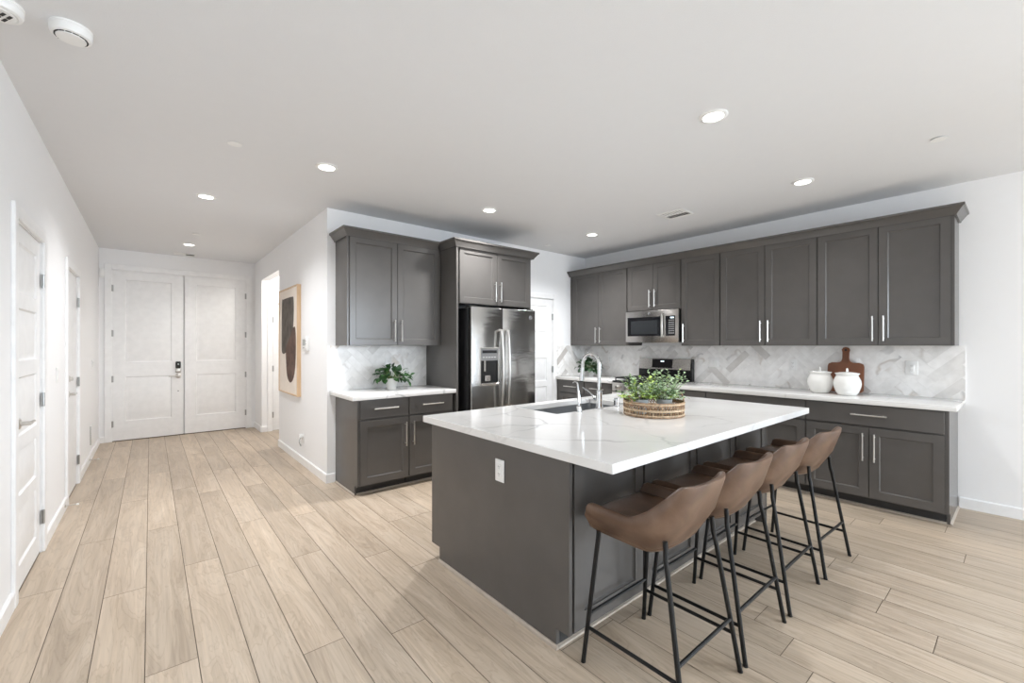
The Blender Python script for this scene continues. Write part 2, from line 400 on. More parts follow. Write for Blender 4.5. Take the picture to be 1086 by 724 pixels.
# ------------------------------------------------------------------ walls
# door openings: left wall doors, foyer double door, hall opening, pantry
D1, D2 = (3.43, 4.19), (5.275, 6.03)
def lw(y): return y - YB
wall('wall_left', 'long white left wall holding two interior doors', YF - YB + 0.12, (XL, YB, 0), FACE_EAST,
     [(lw(D1[0]), 0, lw(D1[1]), 2.05), (lw(D2[0]), 0, lw(D2[1]), 2.05)])
wall('wall_foyer', 'white end wall around the double front doors', XR - XL + 0.24, (XL-0.12, YF, 0), 0, [(0.12-0.425-XL, 0, 0.12+1.222-XL, 2.45)])
# hall wall with a cased opening to a side passage; local x runs towards -Y
wall('wall_hall', 'white hallway wall with the framed abstract art', YF - YR, (XR, YF, 0), FACE_WEST, [(YF-7.74, 0, YF-6.54, 2.40)])
wall('wall_kitchen', 'white wall behind the refrigerator and pantry door', XW - XR - 0.12, (XR+0.12, YR, 0), 0, [(3.75-XR-0.12, 0, 4.53-XR-0.12, 2.05)])
wall('wall_right', 'white right wall behind the long run of cabinets', YR - YB + 0.12, (XW, YR+0.12, 0), FACE_WEST, [(YR+0.12+1.8, 0, YR+0.12+4.0, 2.4)])  # unseen side opening, added to let fill light in
wall('wall_back', 'white wall behind the camera with wide glass-door opening', XW - XL, (XW, YB, 0), PI, [(0.10, 0, 2.84, 2.4)])
# side passage beyond the hall opening
wall('wall_passage_far', 'white far wall of the side passage', 2.0, (XR+0.12, 7.74, 0), 0, [(0.02, 0, 0.80, 2.05)])
wall('wall_passage_near', 'white near wall of the side passage', 2.0, (XR+2.12, 6.54, 0), PI)
wall('wall_passage_end', 'white end wall of the side passage', 1.44, (XR+2.12, 7.86, 0), FACE_WEST)

def baseboard(name, label, x0, x1, loc, rz, h=0.09, t=0.014, mid=()):
    mb = MB().mat(trim_m); a = x0
    for s, e in list(mid) + [(x1, x1)]:
        if s > a: mb.prism([(0, 0), (-t, 0), (-t, h-0.008), (-t*0.5, h), (0, h)], 'x', a, s)
        a = e
    o = mb.build(name); o.location = loc; o.rotation_euler = (0, 0, rz)
    return tag(o, label, 'baseboard', kind='structure')
CW = 0.066
baseboard('baseboard_left', 'white baseboard along the left wall', lw(0.0), lw(YF), (XL, YB, 0), FACE_EAST,
          mid=[(lw(D1[0]-CW), lw(D1[1]+CW)), (lw(D2[0]-CW), lw(D2[1]+CW))])
baseboard('baseboard_foyer', 'white baseboard beside the double front doors', 0, XR-XL, (XL, YF, 0), 0, mid=[(-0.495-XL, 1.292-XL)])
baseboard('baseboard_hall', 'white baseboard under the framed abstract art', 0, YF-YR+0.014, (XR, YF, 0), FACE_WEST, mid=[(YF-7.74, YF-6.54)])
baseboard('baseboard_kitchen', 'short white baseboard between hall corner and base cabinet', 0.0, 0.076, (XR, YR, 0), 0)
baseboard('baseboard_right', 'white baseboard to the right of the base cabinets', YR-0.36, YR-YB-0.2, (XW, YR, 0), FACE_WEST, mid=[(YR+1.8, YR+4.0)])
baseboard('baseboard_passage', 'white baseboard inside the side passage', 0.0, 0.0+0.075, (XR, 7.74, 0), 0)

def casing(name, label, x0, x1, h, loc, rz, w=CW, t=0.017, depth=0.12):
    """Door casing plus jamb lining around an opening x0..x1, height h."""
    mb = MB().mat(trim_m)
    mb.box(x0-w, -t, 0, x0+0.004, 0.0, h+w, 0.003); mb.box(x1-0.004, -t, 0, x1+w, 0.0, h+w, 0.003)
    mb.box(x0+0.004, -t, h-0.004, x1-0.004, 0.0, h+w, 0.003)
    for a, b in ((x0-0.001, x0+0.012), (x1-0.012, x1+0.001)): mb.box(a, 0, 0, b, depth, h)
    mb.box(x0, 0, h-0.012, x1, depth, h+0.001)
    # stops behind the leaf
    for a, b in ((x0+0.012, x0+0.024), (x1-0.024, x1-0.012)): mb.box(a, 0.05, 0, b, 0.085, h)
    mb.box(x0+0.012, 0.05, h-0.024, x1-0.012, 0.085, h-0.012)
    o = mb.build(name); o.location = loc; o.rotation_euler = (0, 0, rz)
    return tag(o, label, 'door casing', kind='structure')
casing('trim_1', 'white casing of the nearest left door', lw(D1[0]), lw(D1[1]), 2.05, (XL, YB, 0), FACE_EAST)
casing('trim_2', 'white casing of the second left door', lw(D2[0]), lw(D2[1]), 2.05, (XL, YB, 0), FACE_EAST)
casing('trim_3', 'white casing around the double front doors', -0.425-XL, 1.222-XL, 2.45, (XL, YF, 0), 0, w=0.07)
casing('trim_4', 'white casing of the pantry door beside the refrigerator', 3.75, 4.53, 2.05, (0, YR, 0), 0)
casing('trim_5', 'white casing of the door inside the side passage', 0.02, 0.80, 2.05, (XR+0.12, 7.74, 0), 0, w=0.06)

def hinge(parent, x, z, h=0.09):
    mb = MB().mat(plain('hinge_metal', (0.42, 0.42, 0.41), 0.35, 1.0)); mb.tube([(x, -0.009, z-h/2), (x, -0.009, z+h/2)], 0.0075, 8)
    mb.box(x-0.018, -0.004, z-h/2, x+0.018, 0.0, z+h/2)
    return mb.build('hinge', parent)
def lever(parent, x, z, d, name='lever_handle', rose=0.030):
    mb = MB().mat(nickel); mb.lathe([(rose, 0), (rose, -0.008), (rose*0.8, -0.012), (0.012, -0.014), (0.011, -0.05), (0.0, -0.052)], 20, (x, 0, z), 'y')
    mb.tube([(x, -0.045, z), (x+d*0.03, -0.047, z), (x+d*0.115, -0.045, z-0.002)], [0.010, 0.009, 0.007], 10)
    return mb.build(name, parent)
def deadbolt(parent, x, z):
    mb = MB().mat(nickel); mb.lathe([(0.028, 0), (0.028, -0.01), (0.022, -0.018), (0, -0.018)], 20, (x, 0, z), 'y')
    mb.box(x-0.004, -0.034, z-0.016, x+0.004, -0.016, z+0.016, 0.002)
    return mb.build('deadbolt', parent)
FIVE = [(0.14, 0.45), (0.53, 0.78), (0.86, 1.19), (1.28, 1.575), (1.66, 1.94)]
def leaf(name, label, x0, x1, h, loc, rz, panels, hinge_x=None, hinge_z=(), rec=0.006):
    t = thing(name, label, 'door', loc, rz, kind='structure')
    mb = MB().mat(door_m)
    w = x1-x0
    if panels: panelled(mb, w, h-0.012, 0.038, panels, RAISED, x0, 0.012, rec)
    else: mb.box(x0, rec, 0.012, x1, rec+0.038, h, 0.002)
    mb.build('door_leaf', t)
    for z in hinge_z: hinge(t, hinge_x, z)
    return t
w1 = D1[1]-D1[0]-0.03
five = lambda w: [(0.11, a-0.012, w-0.11, b-0.012) for a, b in FIVE]
d = leaf('door_1', 'nearest white five-panel door in the left wall', lw(D1[0])+0.015, lw(D1[1])-0.015, 2.035, (XL, YB, 0), FACE_EAST, five(w1), lw(D1[1])-0.010, (1.79, 1.01, 0.235))
lever(d, lw(D1[0])+0.085, 0.94, 1)
w2 = D2[1]-D2[0]-0.03
d = leaf('door_2', 'second white door in the left wall, flat with a deadbolt', lw(D2[0])+0.015, lw(D2[1])-0.015, 2.035, (XL, YB, 0), FACE_EAST, None, lw(D2[1])-0.010, (1.79, 1.01, 0.24))
lever(d, lw(D2[0])+0.085, 0.94, 1); deadbolt(d, lw(D2[0])+0.085, 1.075)
FP = lambda a, b: [(a, 0.27, b, 0.905), (a, 1.115, b, 2.30)]
d = leaf('door_3', 'left leaf of the white double front doors, with keypad lock', 0, 0.80, 2.436, (-0.413, YF, 0), 0, FP(0.135, 0.66), -0.006, (2.18, 1.54, 0.89, 0.25))
kp = MB().mat(black_plastic); kp.box(0.705, -0.025, 1.02, 0.770, 0.006, 1.125, 0.02, 3)
kp.mat(nickel).box(0.703, -0.02, 0.955, 0.772, 0.006, 1.022, 0.015, 3)
kp.mat(white_plastic).lathe([(0.007, -0.024), (0.007, -0.028), (0, -0.028)], 10, (0.737, 0, 1.085), 'y')
kb = kp.build('keypad_lock', d); tag(kb, 'black and silver keypad lock')
lever(d, 0.738, 0.905, -1, rose=0.034)
mb = MB().mat(steel_dark); mb.lathe([(0.009, 0.006), (0.009, 0.002), (0, 0.002)], 12, (0.738, 0, 0.675), 'y'); mb.build('lock_bolt', d)
mb = MB().mat(door_m); mb.box(0.77, 0.046, 0.0, 0.85, 0.06, 2.44); mb.build('light_block_strip', d)  # added backing strip that blocks light leaking between the leaves
leaf('door_4', 'right leaf of the white double front doors, without a handle', 0, 0.805, 2.436, (0.404, YF, 0), 0, FP(0.145, 0.67), 0.811, (2.18, 1.545, 0.89, 0.26))
leaf('door_5', 'white five-panel pantry door right of the refrigerator', 3.765, 4.515, 2.035, (0, YR, 0), 0, five(0.75), 4.520, (1.785, 1.02, 0.25))
leaf('door_6', 'white door seen edge-on inside the side passage', 0.035, 0.785, 2.035, (XR+0.12, 7.74, 0), 0, five(0.75), 0.03, (1.78, 1.0, 0.26))
# dark thresholds
for n, (x0, y0, x1, y1) in (('threshold', (XL-0.11, D1[0]+0.012, XL-0.006, D1[1]-0.012)), ('threshold', (XL-0.11, D2[0]+0.012, XL-0.006, D2[1]-0.012)), ('threshold', (-0.413, YF+0.006, 1.21, YF+0.11))):
    mb = MB().mat(plain('bronze_threshold', (0.10, 0.075, 0.055), 0.5)); mb.box(x0, y0, -0.002, x1, y1, 0.009)
    tag(mb.build(n), 'dark threshold strip under ' + ('the double front doors' if y1 > 8 else 'the nearest left door' if y0 < 4 else 'the second left door'), 'threshold', kind='structure')

# ------------------------------------------------------------------ cabinets
XBF = 4.60           # carcass front of the right-hand base run
XUF = 4.905          # carcass front of the right-hand wall cabinets
def base_cab(label, w, loc, rz, depth, drawers, doors, toe=0.09, end=None, group='grey base cabinets', drawer_pull=True, handles=True):
    """local x right, front at y=0. drawers/doors: list of (x0,x1[,handle side])"""
    t = thing('base_cabinet', label, 'cabinet', loc, rz, group)
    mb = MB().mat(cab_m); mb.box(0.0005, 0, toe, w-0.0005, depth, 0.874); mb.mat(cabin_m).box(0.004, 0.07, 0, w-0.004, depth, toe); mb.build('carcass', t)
    for x0, x1 in drawers:
        f = shaker_front('drawer', t, x0, 0.695, x1, 0.862, flat=True)
        c = (x0+x1)/2; L = 0.118
        bar_pull('handle', f, (c-L, -0.019, 0.785), (c+L, -0.019, 0.785))
    for x0, x1, s in doors:
        f = shaker_front('door', t, x0, 0.10, x1, 0.682)
        hx = x0+0.035 if s < 0 else x1-0.035
        bar_pull('handle', f, (hx, -0.019, 0.405), (hx, -0.019, 0.635))
    mb = MB().mat(shoe_m); mb.prism([(0.070, 0), (0.058, 0), (0.060, 0.009), (0.070, 0.014)], 'x', 0.0, w); mb.build('shoe_molding', t)
    if end is not None:
        mb = MB().mat(cab_m)
        a, b = (w, w+0.018) if end > 0 else (-0.018, 0)
        mb.prism([(-0.002, toe), (0.07, toe), (0.07, 0), (depth, 0), (depth, 0.874), (-0.002, 0.874)], 'x', a, b)
        mb.build('end_panel', t)
        mb = MB().mat(shoe_m); q = b if end > 0 else a; o = 0.012*end
        mb.prism([(q, 0), (q+o, 0), (q+o*0.85, 0.008), (q, 0.014)], 'y', 0.058, depth); mb.build('shoe_molding', t)
    return t
gp = 0.0055
# right run, seen from the room: local x = distance towards the camera side (-Y) from the unit's far edge
def right_base(label, y_far, y_near, drawers, doors, **kw):
    return base_cab(label, y_far-y_near, (XBF, y_far, 0), FACE_WEST, XW-XBF-0.004, drawers, doors, group='grey base cabinets on the right wall', **kw)
right_base('grey base cabinet in the far corner, left of the stove', 4.45, 3.437, [(0.06, 0.53), (0.54, 1.005)], [(0.06, 0.53, 1), (0.54, 1.005, -1)])
right_base('narrow grey base cabinet just right of the stove', 2.660, 2.217, [(gp, 0.443-gp)], [(gp, 0.443-gp, 1)])
right_base('grey base cabinet partly hidden behind the island corner', 2.217, 1.291, [(gp, 0.926-gp)], [(gp, 0.463-gp/2, 1), (0.463+gp/2, 0.926-gp, -1)])
right_base('grey two-door base cabinet at the right end by the bare wall', 1.291, 0.386, [(gp, 0.905-gp)], [(gp, 0.4525-gp/2, 1), (0.4525+gp/2, 0.905-gp, -1)], end=1)
# fridge-wall base unit: two boxes side by side
YBF = 3.865
base_cab('left half of the grey base cabinet under the trailing plant', 0.482, (1.442, YBF, 0), 0, YR-YBF-0.004, [(gp, 0.482-gp)], [(gp, 0.482-gp, 1)], end=-1, group='grey base cabinets left of the refrigerator')
base_cab('right half of the grey base cabinet against the refrigerator panel', 0.507, (1.924, YBF, 0), 0, YR-YBF-0.004, [(gp, 0.507-0.012)], [(gp, 0.507-0.012, -1)], group='grey base cabinets left of the refrigerator')

def wall_cab(label, w, loc, rz, depth, z0, z1, doors, end=None, group='grey wall cabinets', pull=0.22, stile=0.058):
    t = thing('wall_cabinet', label, 'cabinet', loc, rz, group)
    mb = MB().mat(cab_m); mb.box(0.0005, 0, z0, w-0.0005, depth, z1+0.03); mb.build('carcass', t)
    for x0, x1, s in doors:
        f = shaker_front('door', t, x0, z0+0.006, x1, z1, stile)
        hx = x0+0.034 if s < 0 else x1-0.034
        bar_pull('handle', f, (hx, -0.019, z0+0.04), (hx, -0.019, z0+0.04+pull))
    if end is not None:
        mb = MB().mat(cab_m); a, b = (w, w+0.016) if end > 0 else (-0.016, 0)
        mb.box(a, -0.002, z0, b, depth, z1+0.03); mb.build('end_panel', t)
    return t
def right_wall_cab(label, y_far, y_near, z0, doors, **kw):
    return wall_cab(label, y_far-y_near, (XUF, y_far, 0), FACE_WEST, XW-XUF-0.004, z0, 2.408, doors, group='grey wall cabinets on the right wall', **kw)
def pair(w, a=gp, b=None):
    b = w-gp if b is None else b; m = (a+b)/2
    return [(a, m-0.003, 1), (m+0.003, b, -1)]
right_wall_cab('two-door grey wall cabinet in the far corner, left of the microwave', 4.452, 3.424, UB, pair(1.028, 0.075, 1.015))
right_wall_cab('short two-door grey wall cabinet directly above the microwave', 3.424, 2.664, 1.815, pair(0.76, 0.008, 0.752))
right_wall_cab('single-door grey wall cabinet just right of the microwave', 2.664, 2.20, UB, [(0.006, 0.456, -1)])
right_wall_cab('two-door grey wall cabinet in the middle of the long run', 2.20, 1.282, UB, pair(0.918, 0.006, 0.912))
right_wall_cab('two-door grey wall cabinet at the right end of the long run', 1.282, 0.378, UB, pair(0.904, 0.006, 0.898), end=1)
YUF = 4.125
wall_cab('two-door grey wall cabinet left of the refrigerator, above the trailing plant', 1.002, (1.440, YUF, 0), 0, YR-YUF-0.004, UB, 2.408, pair(1.002, 0.004, 0.97), end=-1, group='grey wall cabinets left of the refrigerator')
YGF = 3.845
wall_cab('short two-door grey cabinet above the refrigerator', 1.035, (2.468, YGF, 0), 0, YR-YGF-0.004, 1.815, 2.408, pair(1.035, 0.025, 1.025), group='grey wall cabinets left of the refrigerator')
mb = MB().mat(cab_m); mb.box(2.444, YGF-0.03, 0, 2.468, YR-0.004, 2.438, 0.001)
tag(mb.build('refrigerator_side_panel'), 'tall grey panel on the left of the refrigerator', 'cabinet panel')
mb = MB().mat(cab_m); mb.box(3.503, YGF-0.0, 0, 3.521, YR-0.004, 2.438, 0.001)
tag(mb.build('refrigerator_side_panel'), 'tall grey panel on the right of the refrigerator, mostly hidden', 'cabinet panel')

def crown(name, label, path, closed_ends=True):
    """path: plan points of the cabinet edge, outside on the left of travel; swept with mitred corners."""
    prof = [(0, 2.400), (0.012, 2.400), (0.016, 2.412), (0.050, 2.458), (0.060, 2.462), (0.060, 2.480), (0, 2.480)]
    pts = [Vector((p[0], p[1])) for p in path]; rings = []
    for i, p in enumerate(pts):
        def nrm(a, b):
            d = (b-a).normalized(); return Vector((d.y, -d.x))
        if i == 0: m = nrm(pts[0], pts[1])
        elif i == len(pts)-1: m = nrm(pts[-2], pts[-1])
        else:
            n1, n2 = nrm(pts[i-1], p), nrm(p, pts[i+1]); m = (n1+n2); m = m / m.length_squared * 2 if m.length else n1
        rings.append([(p.x + m.x*o, p.y + m.y*o, z) for o, z in prof])
    mb = MB().mat(cab_m); mb.loft(rings)
    return tag(mb.build(name, sharp=20), label, 'crown molding')
crown('crown_molding', 'grey crown molding on top of the long right-hand run', [(XUF-0.02, 4.455), (XUF-0.02, 0.361), (XW-0.002, 0.361)])
crown('crown_molding', 'grey crown molding on top of the cabinet left of the refrigerator', [(1.423, YR-0.002), (1.423, YUF-0.02), (2.3825, YUF-0.02)])
crown('crown_molding', 'grey crown molding on top of the cabinet above the refrigerator', [(2.443, YR-0.002), (2.443, YGF-0.031), (3.522, YGF-0.031), (3.522, YR-0.002)])

# ------------------------------------------------------------------ worktops
def slab(name, label, x0, y0, x1, y1, z1=CT, t=0.04):
    mb = MB().mat(quartz); mb.box(x0, y0, z1-t, x1, y1, z1, 0.003, 2)
    return tag(mb.build(name), label, 'countertop')
slab('countertop', 'white quartz worktop right of the stove under jars', 4.565, 0.325, XW-0.002, 2.662)
slab('countertop', 'white quartz worktop in the far corner left of the stove', 4.565, 3.436, XW-0.002, YR-0.002)
slab('countertop', 'white quartz worktop under the trailing plant left of the refrigerator', 1.365, 3.815, 2.442, YR-0.002)

# ------------------------------------------------------------------ herringbone backsplashes
def clip(poly, x0, z0, x1, z1):
    for ax, lim, sg in ((0, x0, 1), (0, x1, -1), (1, z0, 1), (1, z1, -1)):
        out = []
        for i in range(len(poly)):
            a, b = poly[i-1], poly[i]
            ia, ib = (a[ax]-lim)*sg >= 0, (b[ax]-lim)*sg >= 0
            if ia != ib:
                t = (lim-a[ax])/(b[ax]-a[ax]); out.append((a[0]+(b[0]-a[0])*t, a[1]+(b[1]-a[1])*t))
            if ib: out.append(b)
        poly = out
        if len(poly) < 3: return []
    return poly
def backsplash(label, w, h, loc, rz, ph=(0.0, 0.0), seed=1):
    rr = random.Random(seed); T, n = 0.0765, 4
    mb = MB().mat(grout_m); mb.box(0, -0.0065, 0, w, -0.0005, h)
    mb.mat(tile_m); tl = mb.bm.loops.layers.float_color.new('tint')
    q = math.sqrt(0.5); gq = 0.0012
    for i in range(-60, 61):
        for j in range(-14, 15):
            ox, oy = (i + 4*j)*T, (i - 4*j)*T
            for (a, b, c, d) in ((0, 0, n, 1), (0, 1, 1, 1+n)):
                x0, y0, x1, y1 = ox+a*T+gq, oy+b*T+gq, ox+c*T-gq, oy+d*T-gq
                P = [((u-v)*q+ph[0], (u+v)*q+ph[1]) for u, v in ((x0,y0),(x1,y0),(x1,y1),(x0,y1))]
                xs = [p[0] for p in P]; zs = [p[1] for p in P]
                if max(xs) < 0 or min(xs) > w or max(zs) < 0 or min(zs) > h: continue
                P = clip(P, 0, 0, w, h)
                if not P: continue
                lay0 = len(mb.bm.faces)
                t = (rr.random(), rr.random(), rr.random(), 1)
                fr = [mb.bm.verts.new((x, -0.0085, z)) for x, z in P]; bk = [mb.bm.verts.new((x, -0.006, z)) for x, z in P]
                fs = [mb.face(fr)] + [mb.face([fr[k-1], fr[k], bk[k], bk[k-1]]) for k in range(len(P))]
                for f in fs:
                    if f:
                        for l in f.loops: l[tl] = t
    mb.mat(white_plastic)
    o = mb.build('tile_backsplash'); o.location = loc; o.rotation_euler = (0, 0, rz)
    return tag(o, label, 'backsplash', kind='structure')
backsplash('marble herringbone backsplash along the right wall above stove and jars', YR-0.010-0.325, UB+0.002-CT, (XW, YR-0.010, CT), FACE_WEST, (0.05, 0.02), 11)
backsplash('marble herringbone backsplash in the far corner beside the pantry door', XW-4.603, UB+0.002-CT, (4.603, YR, CT), 0, (0.02, 0.05), 5)
backsplash('marble herringbone backsplash behind the trailing plant', 2.443-1.372, UB+0.002-CT, (1.372, YR, CT), 0, (0.0, 0.03), 8)

# ------------------------------------------------------------------ island
IX0, IX1, IY0, IY1 = 1.345, 3.66, 1.008, 2.497
EX, FY, KY = 1.403, 1.283, 2.470      # end panel face, stool-side face, kitchen-side face
isl = thing('kitchen_island', 'dark grey kitchen island under the white quartz top', 'kitchen island', (0, 0, 0))
mb = MB().mat(cab_m); mb.box(EX+0.022, FY+0.03, 0.09, 2.0, KY, 0.873); mb.box(2.0, FY+0.03, 0.09, 2.95, KY, 0.62); mb.box(2.95, FY+0.03, 0.09, IX1-0.035, KY, 0.873)
mb.box(2.0, FY+0.03, 0.62, 2.95, 1.93, 0.873)
mb.mat(cabin_m).box(EX+0.03, FY+0.08, 0, IX1-0.05, KY-0.08, 0.09); mb.box(EX+0.022, FY+0.0265, 0.09, IX1-0.035, FY+0.03, 0.873); mb.build('carcass', isl)  # near-black sheet behind the back panels paints shade into their gaps
mb = MB().mat(cab_m); mb.prism([(FY, 0.09), (FY+0.08, 0.09), (FY+0.08, 0), (KY-0.085, 0), (KY-0.085, 0.09), (KY+0.012, 0.09), (KY+0.012, 0.873), (FY, 0.873)], 'x', EX, EX+0.020); mb.build('end_panel', isl)
mb = MB().mat(cab_m); mb.box(IX1-0.034, FY, 0.0, IX1-0.016, KY, 0.873); mb.build('end_panel', isl)
bx = [EX+0.026, 1.978, 2.543, 3.086, IX1-0.036]
for a, b in zip(bx, bx[1:]):
    mb = MB().mat(cab_m); panelled(mb, b-a-0.018, 0.783, 0.024, [(0.066, 0.075, b-a-0.084, 0.783-0.075)], [(0, 0), (0.0005, 0.008), (0.007, 0.015)], a+0.009, 0.09, FY); mb.build('back_panel', isl)
for (a, b) in ((EX+0.026, 2.0), (2.0, 2.48), (2.48, 2.95), (2.95, IX1-0.036)):
    f = None
    mb = MB().mat(cab_m); panelled(mb, b-a-0.006, 0.58, 0.02, [(0.06, 0.06, b-a-0.066, 0.52)], SHAKER, 0, 0, 0)
    f = mb.build('door', isl); f.location = (b-0.003, KY+0.020, 0.10); f.rotation_euler = (0, 0, PI)
mb = MB().mat(shoe_m); mb.prism([(EX, 0), (EX-0.014, 0), (EX-0.012, 0.012), (EX-0.006, 0.018), (EX, 0.018)], 'y', FY+0.066, KY-0.085)
mb.prism([(FY+0.080, 0), (FY+0.066, 0), (FY+0.068, 0.008), (FY+0.080, 0.012)], 'x', EX-0.014, IX1-0.05); mb.build('shoe_molding', isl)
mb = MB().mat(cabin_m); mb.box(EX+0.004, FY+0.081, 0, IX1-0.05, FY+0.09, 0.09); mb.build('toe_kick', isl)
# worktop with a cut-out for the sink
SX0, SX1, SY0, SY1 = 2.055, 2.885, 1.985, 2.405
mb = MB().mat(quartz)
sheet(mb, IX1-IX0, IY1-IY0, 0.04, [(SX0-IX0, SY0-IY0, SX1-IX0, SY1-IY0)])
for v in mb.bm.verts: v.co = Vector((v.co.x+IX0, v.co.z+IY0, CT-v.co.y))
bmesh.ops.remove_doubles(mb.bm, verts=mb.bm.verts, dist=1e-6)
top = tag(mb.build('island_countertop'), 'large white quartz island top with a sink cut-out', 'countertop')
bv = top.modifiers.new('edge', 'BEVEL'); bv.width = 0.003; bv.segments = 2; bv.limit_method = 'ANGLE'
# sink: open bowl
mb = MB().mat(steel_flat)
def rr_(x0, y0, x1, y1, r, z, n=5):
    out = []
    for cx, cy, a0 in ((x1-r, y1-r, 0), (x0+r, y1-r, 90), (x0+r, y0+r, 180), (x1-r, y0+r, 270)):
        for k in range(n+1):
            a = R(a0+90*k/n); out.append((cx+r*math.cos(a), cy+r*math.sin(a), z))
    return out
sk = [rr_(SX0-0.02, SY0-0.02, SX1+0.02, SY1+0.02, 0.03, 0.8735), rr_(SX0-0.004, SY0-0.004, SX1+0.004, SY1+0.004, 0.03, 0.8735),
      rr_(SX0-0.002, SY0-0.002, SX1+0.002, SY1+0.002, 0.03, 0.70), rr_(SX0+0.02, SY0+0.02, SX1-0.02, SY1-0.02, 0.04, 0.665),
      rr_(2.43, 2.16, 2.51, 2.24, 0.038, 0.66), rr_(2.44, 2.17, 2.50, 2.23, 0.029, 0.655)]
mb.mats = []; mb.mat(plain('sink_steel', (0.40, 0.41, 0.42), 0.3, 1.0))
sk_t = thing('kitchen_sink', 'undermount stainless sink set into the island top', 'sink', (0, 0, 0))
mb.loft(sk, cap0=False, cap1=True); mb.loft([[(p[0], p[1], p[2]-0.004) for p in r] for r in reversed(sk[1:])], cap0=True, cap1=False); mb.build('bowl', sk_t)
mb = MB().mat(chrome); mb.lathe([(0.036, 0.662), (0.036, 0.666), (0.028, 0.668), (0.010, 0.664), (0, 0.664)], 20, (2.47, 2.20, 0)); mb.build('drain', sk_t)
# faucet
ft = thing('kitchen_faucet', 'tall chrome gooseneck faucet behind the island sink', 'faucet', (2.45, 1.953, CT))
mb = MB().mat(chrome); mb.lathe([(0.029, 0.0), (0.029, 0.006), (0.024, 0.010), (0.0225, 0.07), (0.0225, 0.13), (0.016, 0.135)], 24); mb.build('base', ft)
arc = [(0, 0, 0.12), (0, 0, 0.30)] + [(0, 0.076-0.076*math.cos(R(a)), 0.314+0.076*math.sin(R(a))) for a in range(10, 171, 16)]
arc += [(0, 0.155, 0.285)]
mb = MB().mat(chrome); mb.tube(arc, 0.0135, 14); mb.build('spout', ft)
mb = MB().mat(chrome); mb.tube([(0, 0.1545, 0.290), (0, 0.159, 0.24), (0, 0.163, 0.192)], [0.0145, 0.0165, 0.0185], 14); mb.mat(black_plastic).tube([(0, 0.163, 0.1925), (0, 0.1633, 0.189)], 0.016, 14); mb.build('spray_head', ft)
mb = MB().mat(chrome); mb.tube([(0, 0.015, 0.075), (0, 0.042, 0.078)], 0.017, 12); mb.tube([(-0.003, 0.04, 0.08), (-0.01, 0.085, 0.115), (-0.02, 0.135, 0.145)], [0.009, 0.006, 0.005], 10); mb.build('handle', ft)
sd = thing('soap_dispenser', 'small chrome soap dispenser left of the gooseneck faucet', 'soap dispenser', (2.226, 1.945, CT))
mb = MB().mat(chrome); mb.lathe([(0.022, 0), (0.022, 0.006), (0.019, 0.009), (0.018, 0.04), (0.010, 0.045), (0.009, 0.062)], 18); mb.build('base', sd)
mb = MB().mat(chrome); mb.tube([(0, 0, 0.055), (0, 0.004, 0.12), (0, 0.012, 0.19), (0, 0.02, 0.202), (0, 0.04, 0.204), (0, 0.055, 0.196)], [0.009, 0.008, 0.0065, 0.006, 0.0055, 0.005], 10); mb.build('spout', sd)
mb = MB().mat(chrome); mb.lathe([(0.022, 0), (0.022, 0.005), (0.019, 0.008), (0.019, 0.052), (0.016, 0.062), (0.0, 0.064)], 18); mb.mat(slot_m)
mb.box(-0.0195, -0.006, 0.018, -0.0175, 0.006, 0.046)
o = mb.build('air_gap_cap'); o.location = (2.642, 1.948, CT); tag(o, 'small chrome air gap cap between faucet and rattan tray', 'air gap')

# ------------------------------------------------------------------ wall outlets and switches
def outlet(name, label, loc, rz, w=0.072, h=0.116, kind='outlet', gang=1, group=None):
    t = thing(name, label, 'outlet' if kind == 'outlet' else 'switch', loc, rz, group)
    mb = MB().mat(white_plastic); mb.box(-w/2, -0.006, -h/2, w/2, -0.0002, h/2, 0.003, 2); mb.build('cover_plate', t)
    for k in range(gang):
        cx = (k-(gang-1)/2)*0.046
        if kind == 'outlet':
            mb = MB().mat(white_plastic); mb.box(cx-0.0165, -0.009, -0.034, cx+0.0165, -0.005, 0.034, 0.004, 2)
            mb.mat(slot_m)
            for z in (-0.019, 0.019):
                for x, hh in ((-0.006, 0.004), (0.006, 0.0035)): mb.box(cx+x-0.0011, -0.0095, z-hh+0.003, cx+x+0.0011, -0.0085, z+hh+0.003)
                mb.lathe([(0.0022, -0.0093), (0.0, -0.0094)], 8, (cx, 0, z-0.007), 'y')
            mb.build('socket', t)
        else:
            mb = MB().mat(white_plastic); mb.prism([(-0.006, -0.032), (-0.009, -0.032), (-0.012, 0.032), (-0.006, 0.032)], 'x', cx-0.0165, cx+0.0165); mb.build('rocker', t)
    return t
BS = XW-0.0086
outlet('power_outlet', 'white power outlet on the end panel of the island', (EX, 1.768, 0.712), FACE_WEST)
outlet('power_outlet', 'white power outlet near the right end of the backsplash', (BS, 0.655, 1.165), FACE_WEST, w=0.084, h=0.126)
outlet('power_outlet', 'white power outlet on backsplash behind the wooden cutting board', (BS, 1.06, 1.185), FACE_WEST)
outlet('power_outlet', 'white power outlet on backsplash left of the white jars', (BS, 1.589, 1.162), FACE_WEST)
outlet('wall_switch', 'white switch plate on backsplash just right of the stove', (BS, 2.424, 1.165), FACE_WEST, w=0.118, kind='switch', gang=2)
outlet('power_outlet', 'white power outlet on backsplash left of the stove', (BS, 3.967, 1.161), FACE_WEST)
outlet('power_outlet', 'white power outlet on backsplash behind the trailing plant', (1.98, YR-0.0086, 1.175), 0)
ot = outlet('power_outlet', 'low white outlet with charger on the hallway wall under the art', (XR, 5.33, 0.31), FACE_WEST)
ch = thing('phone_charger', 'white plug with short cord in the low hallway outlet', 'charger', (XR, 5.33, 0.31), FACE_WEST)
mb = MB().mat(white_plastic); mb.box(-0.022, -0.045, 0.002, 0.022, -0.0098, 0.044, 0.006, 2); mb.build('plug', ch)
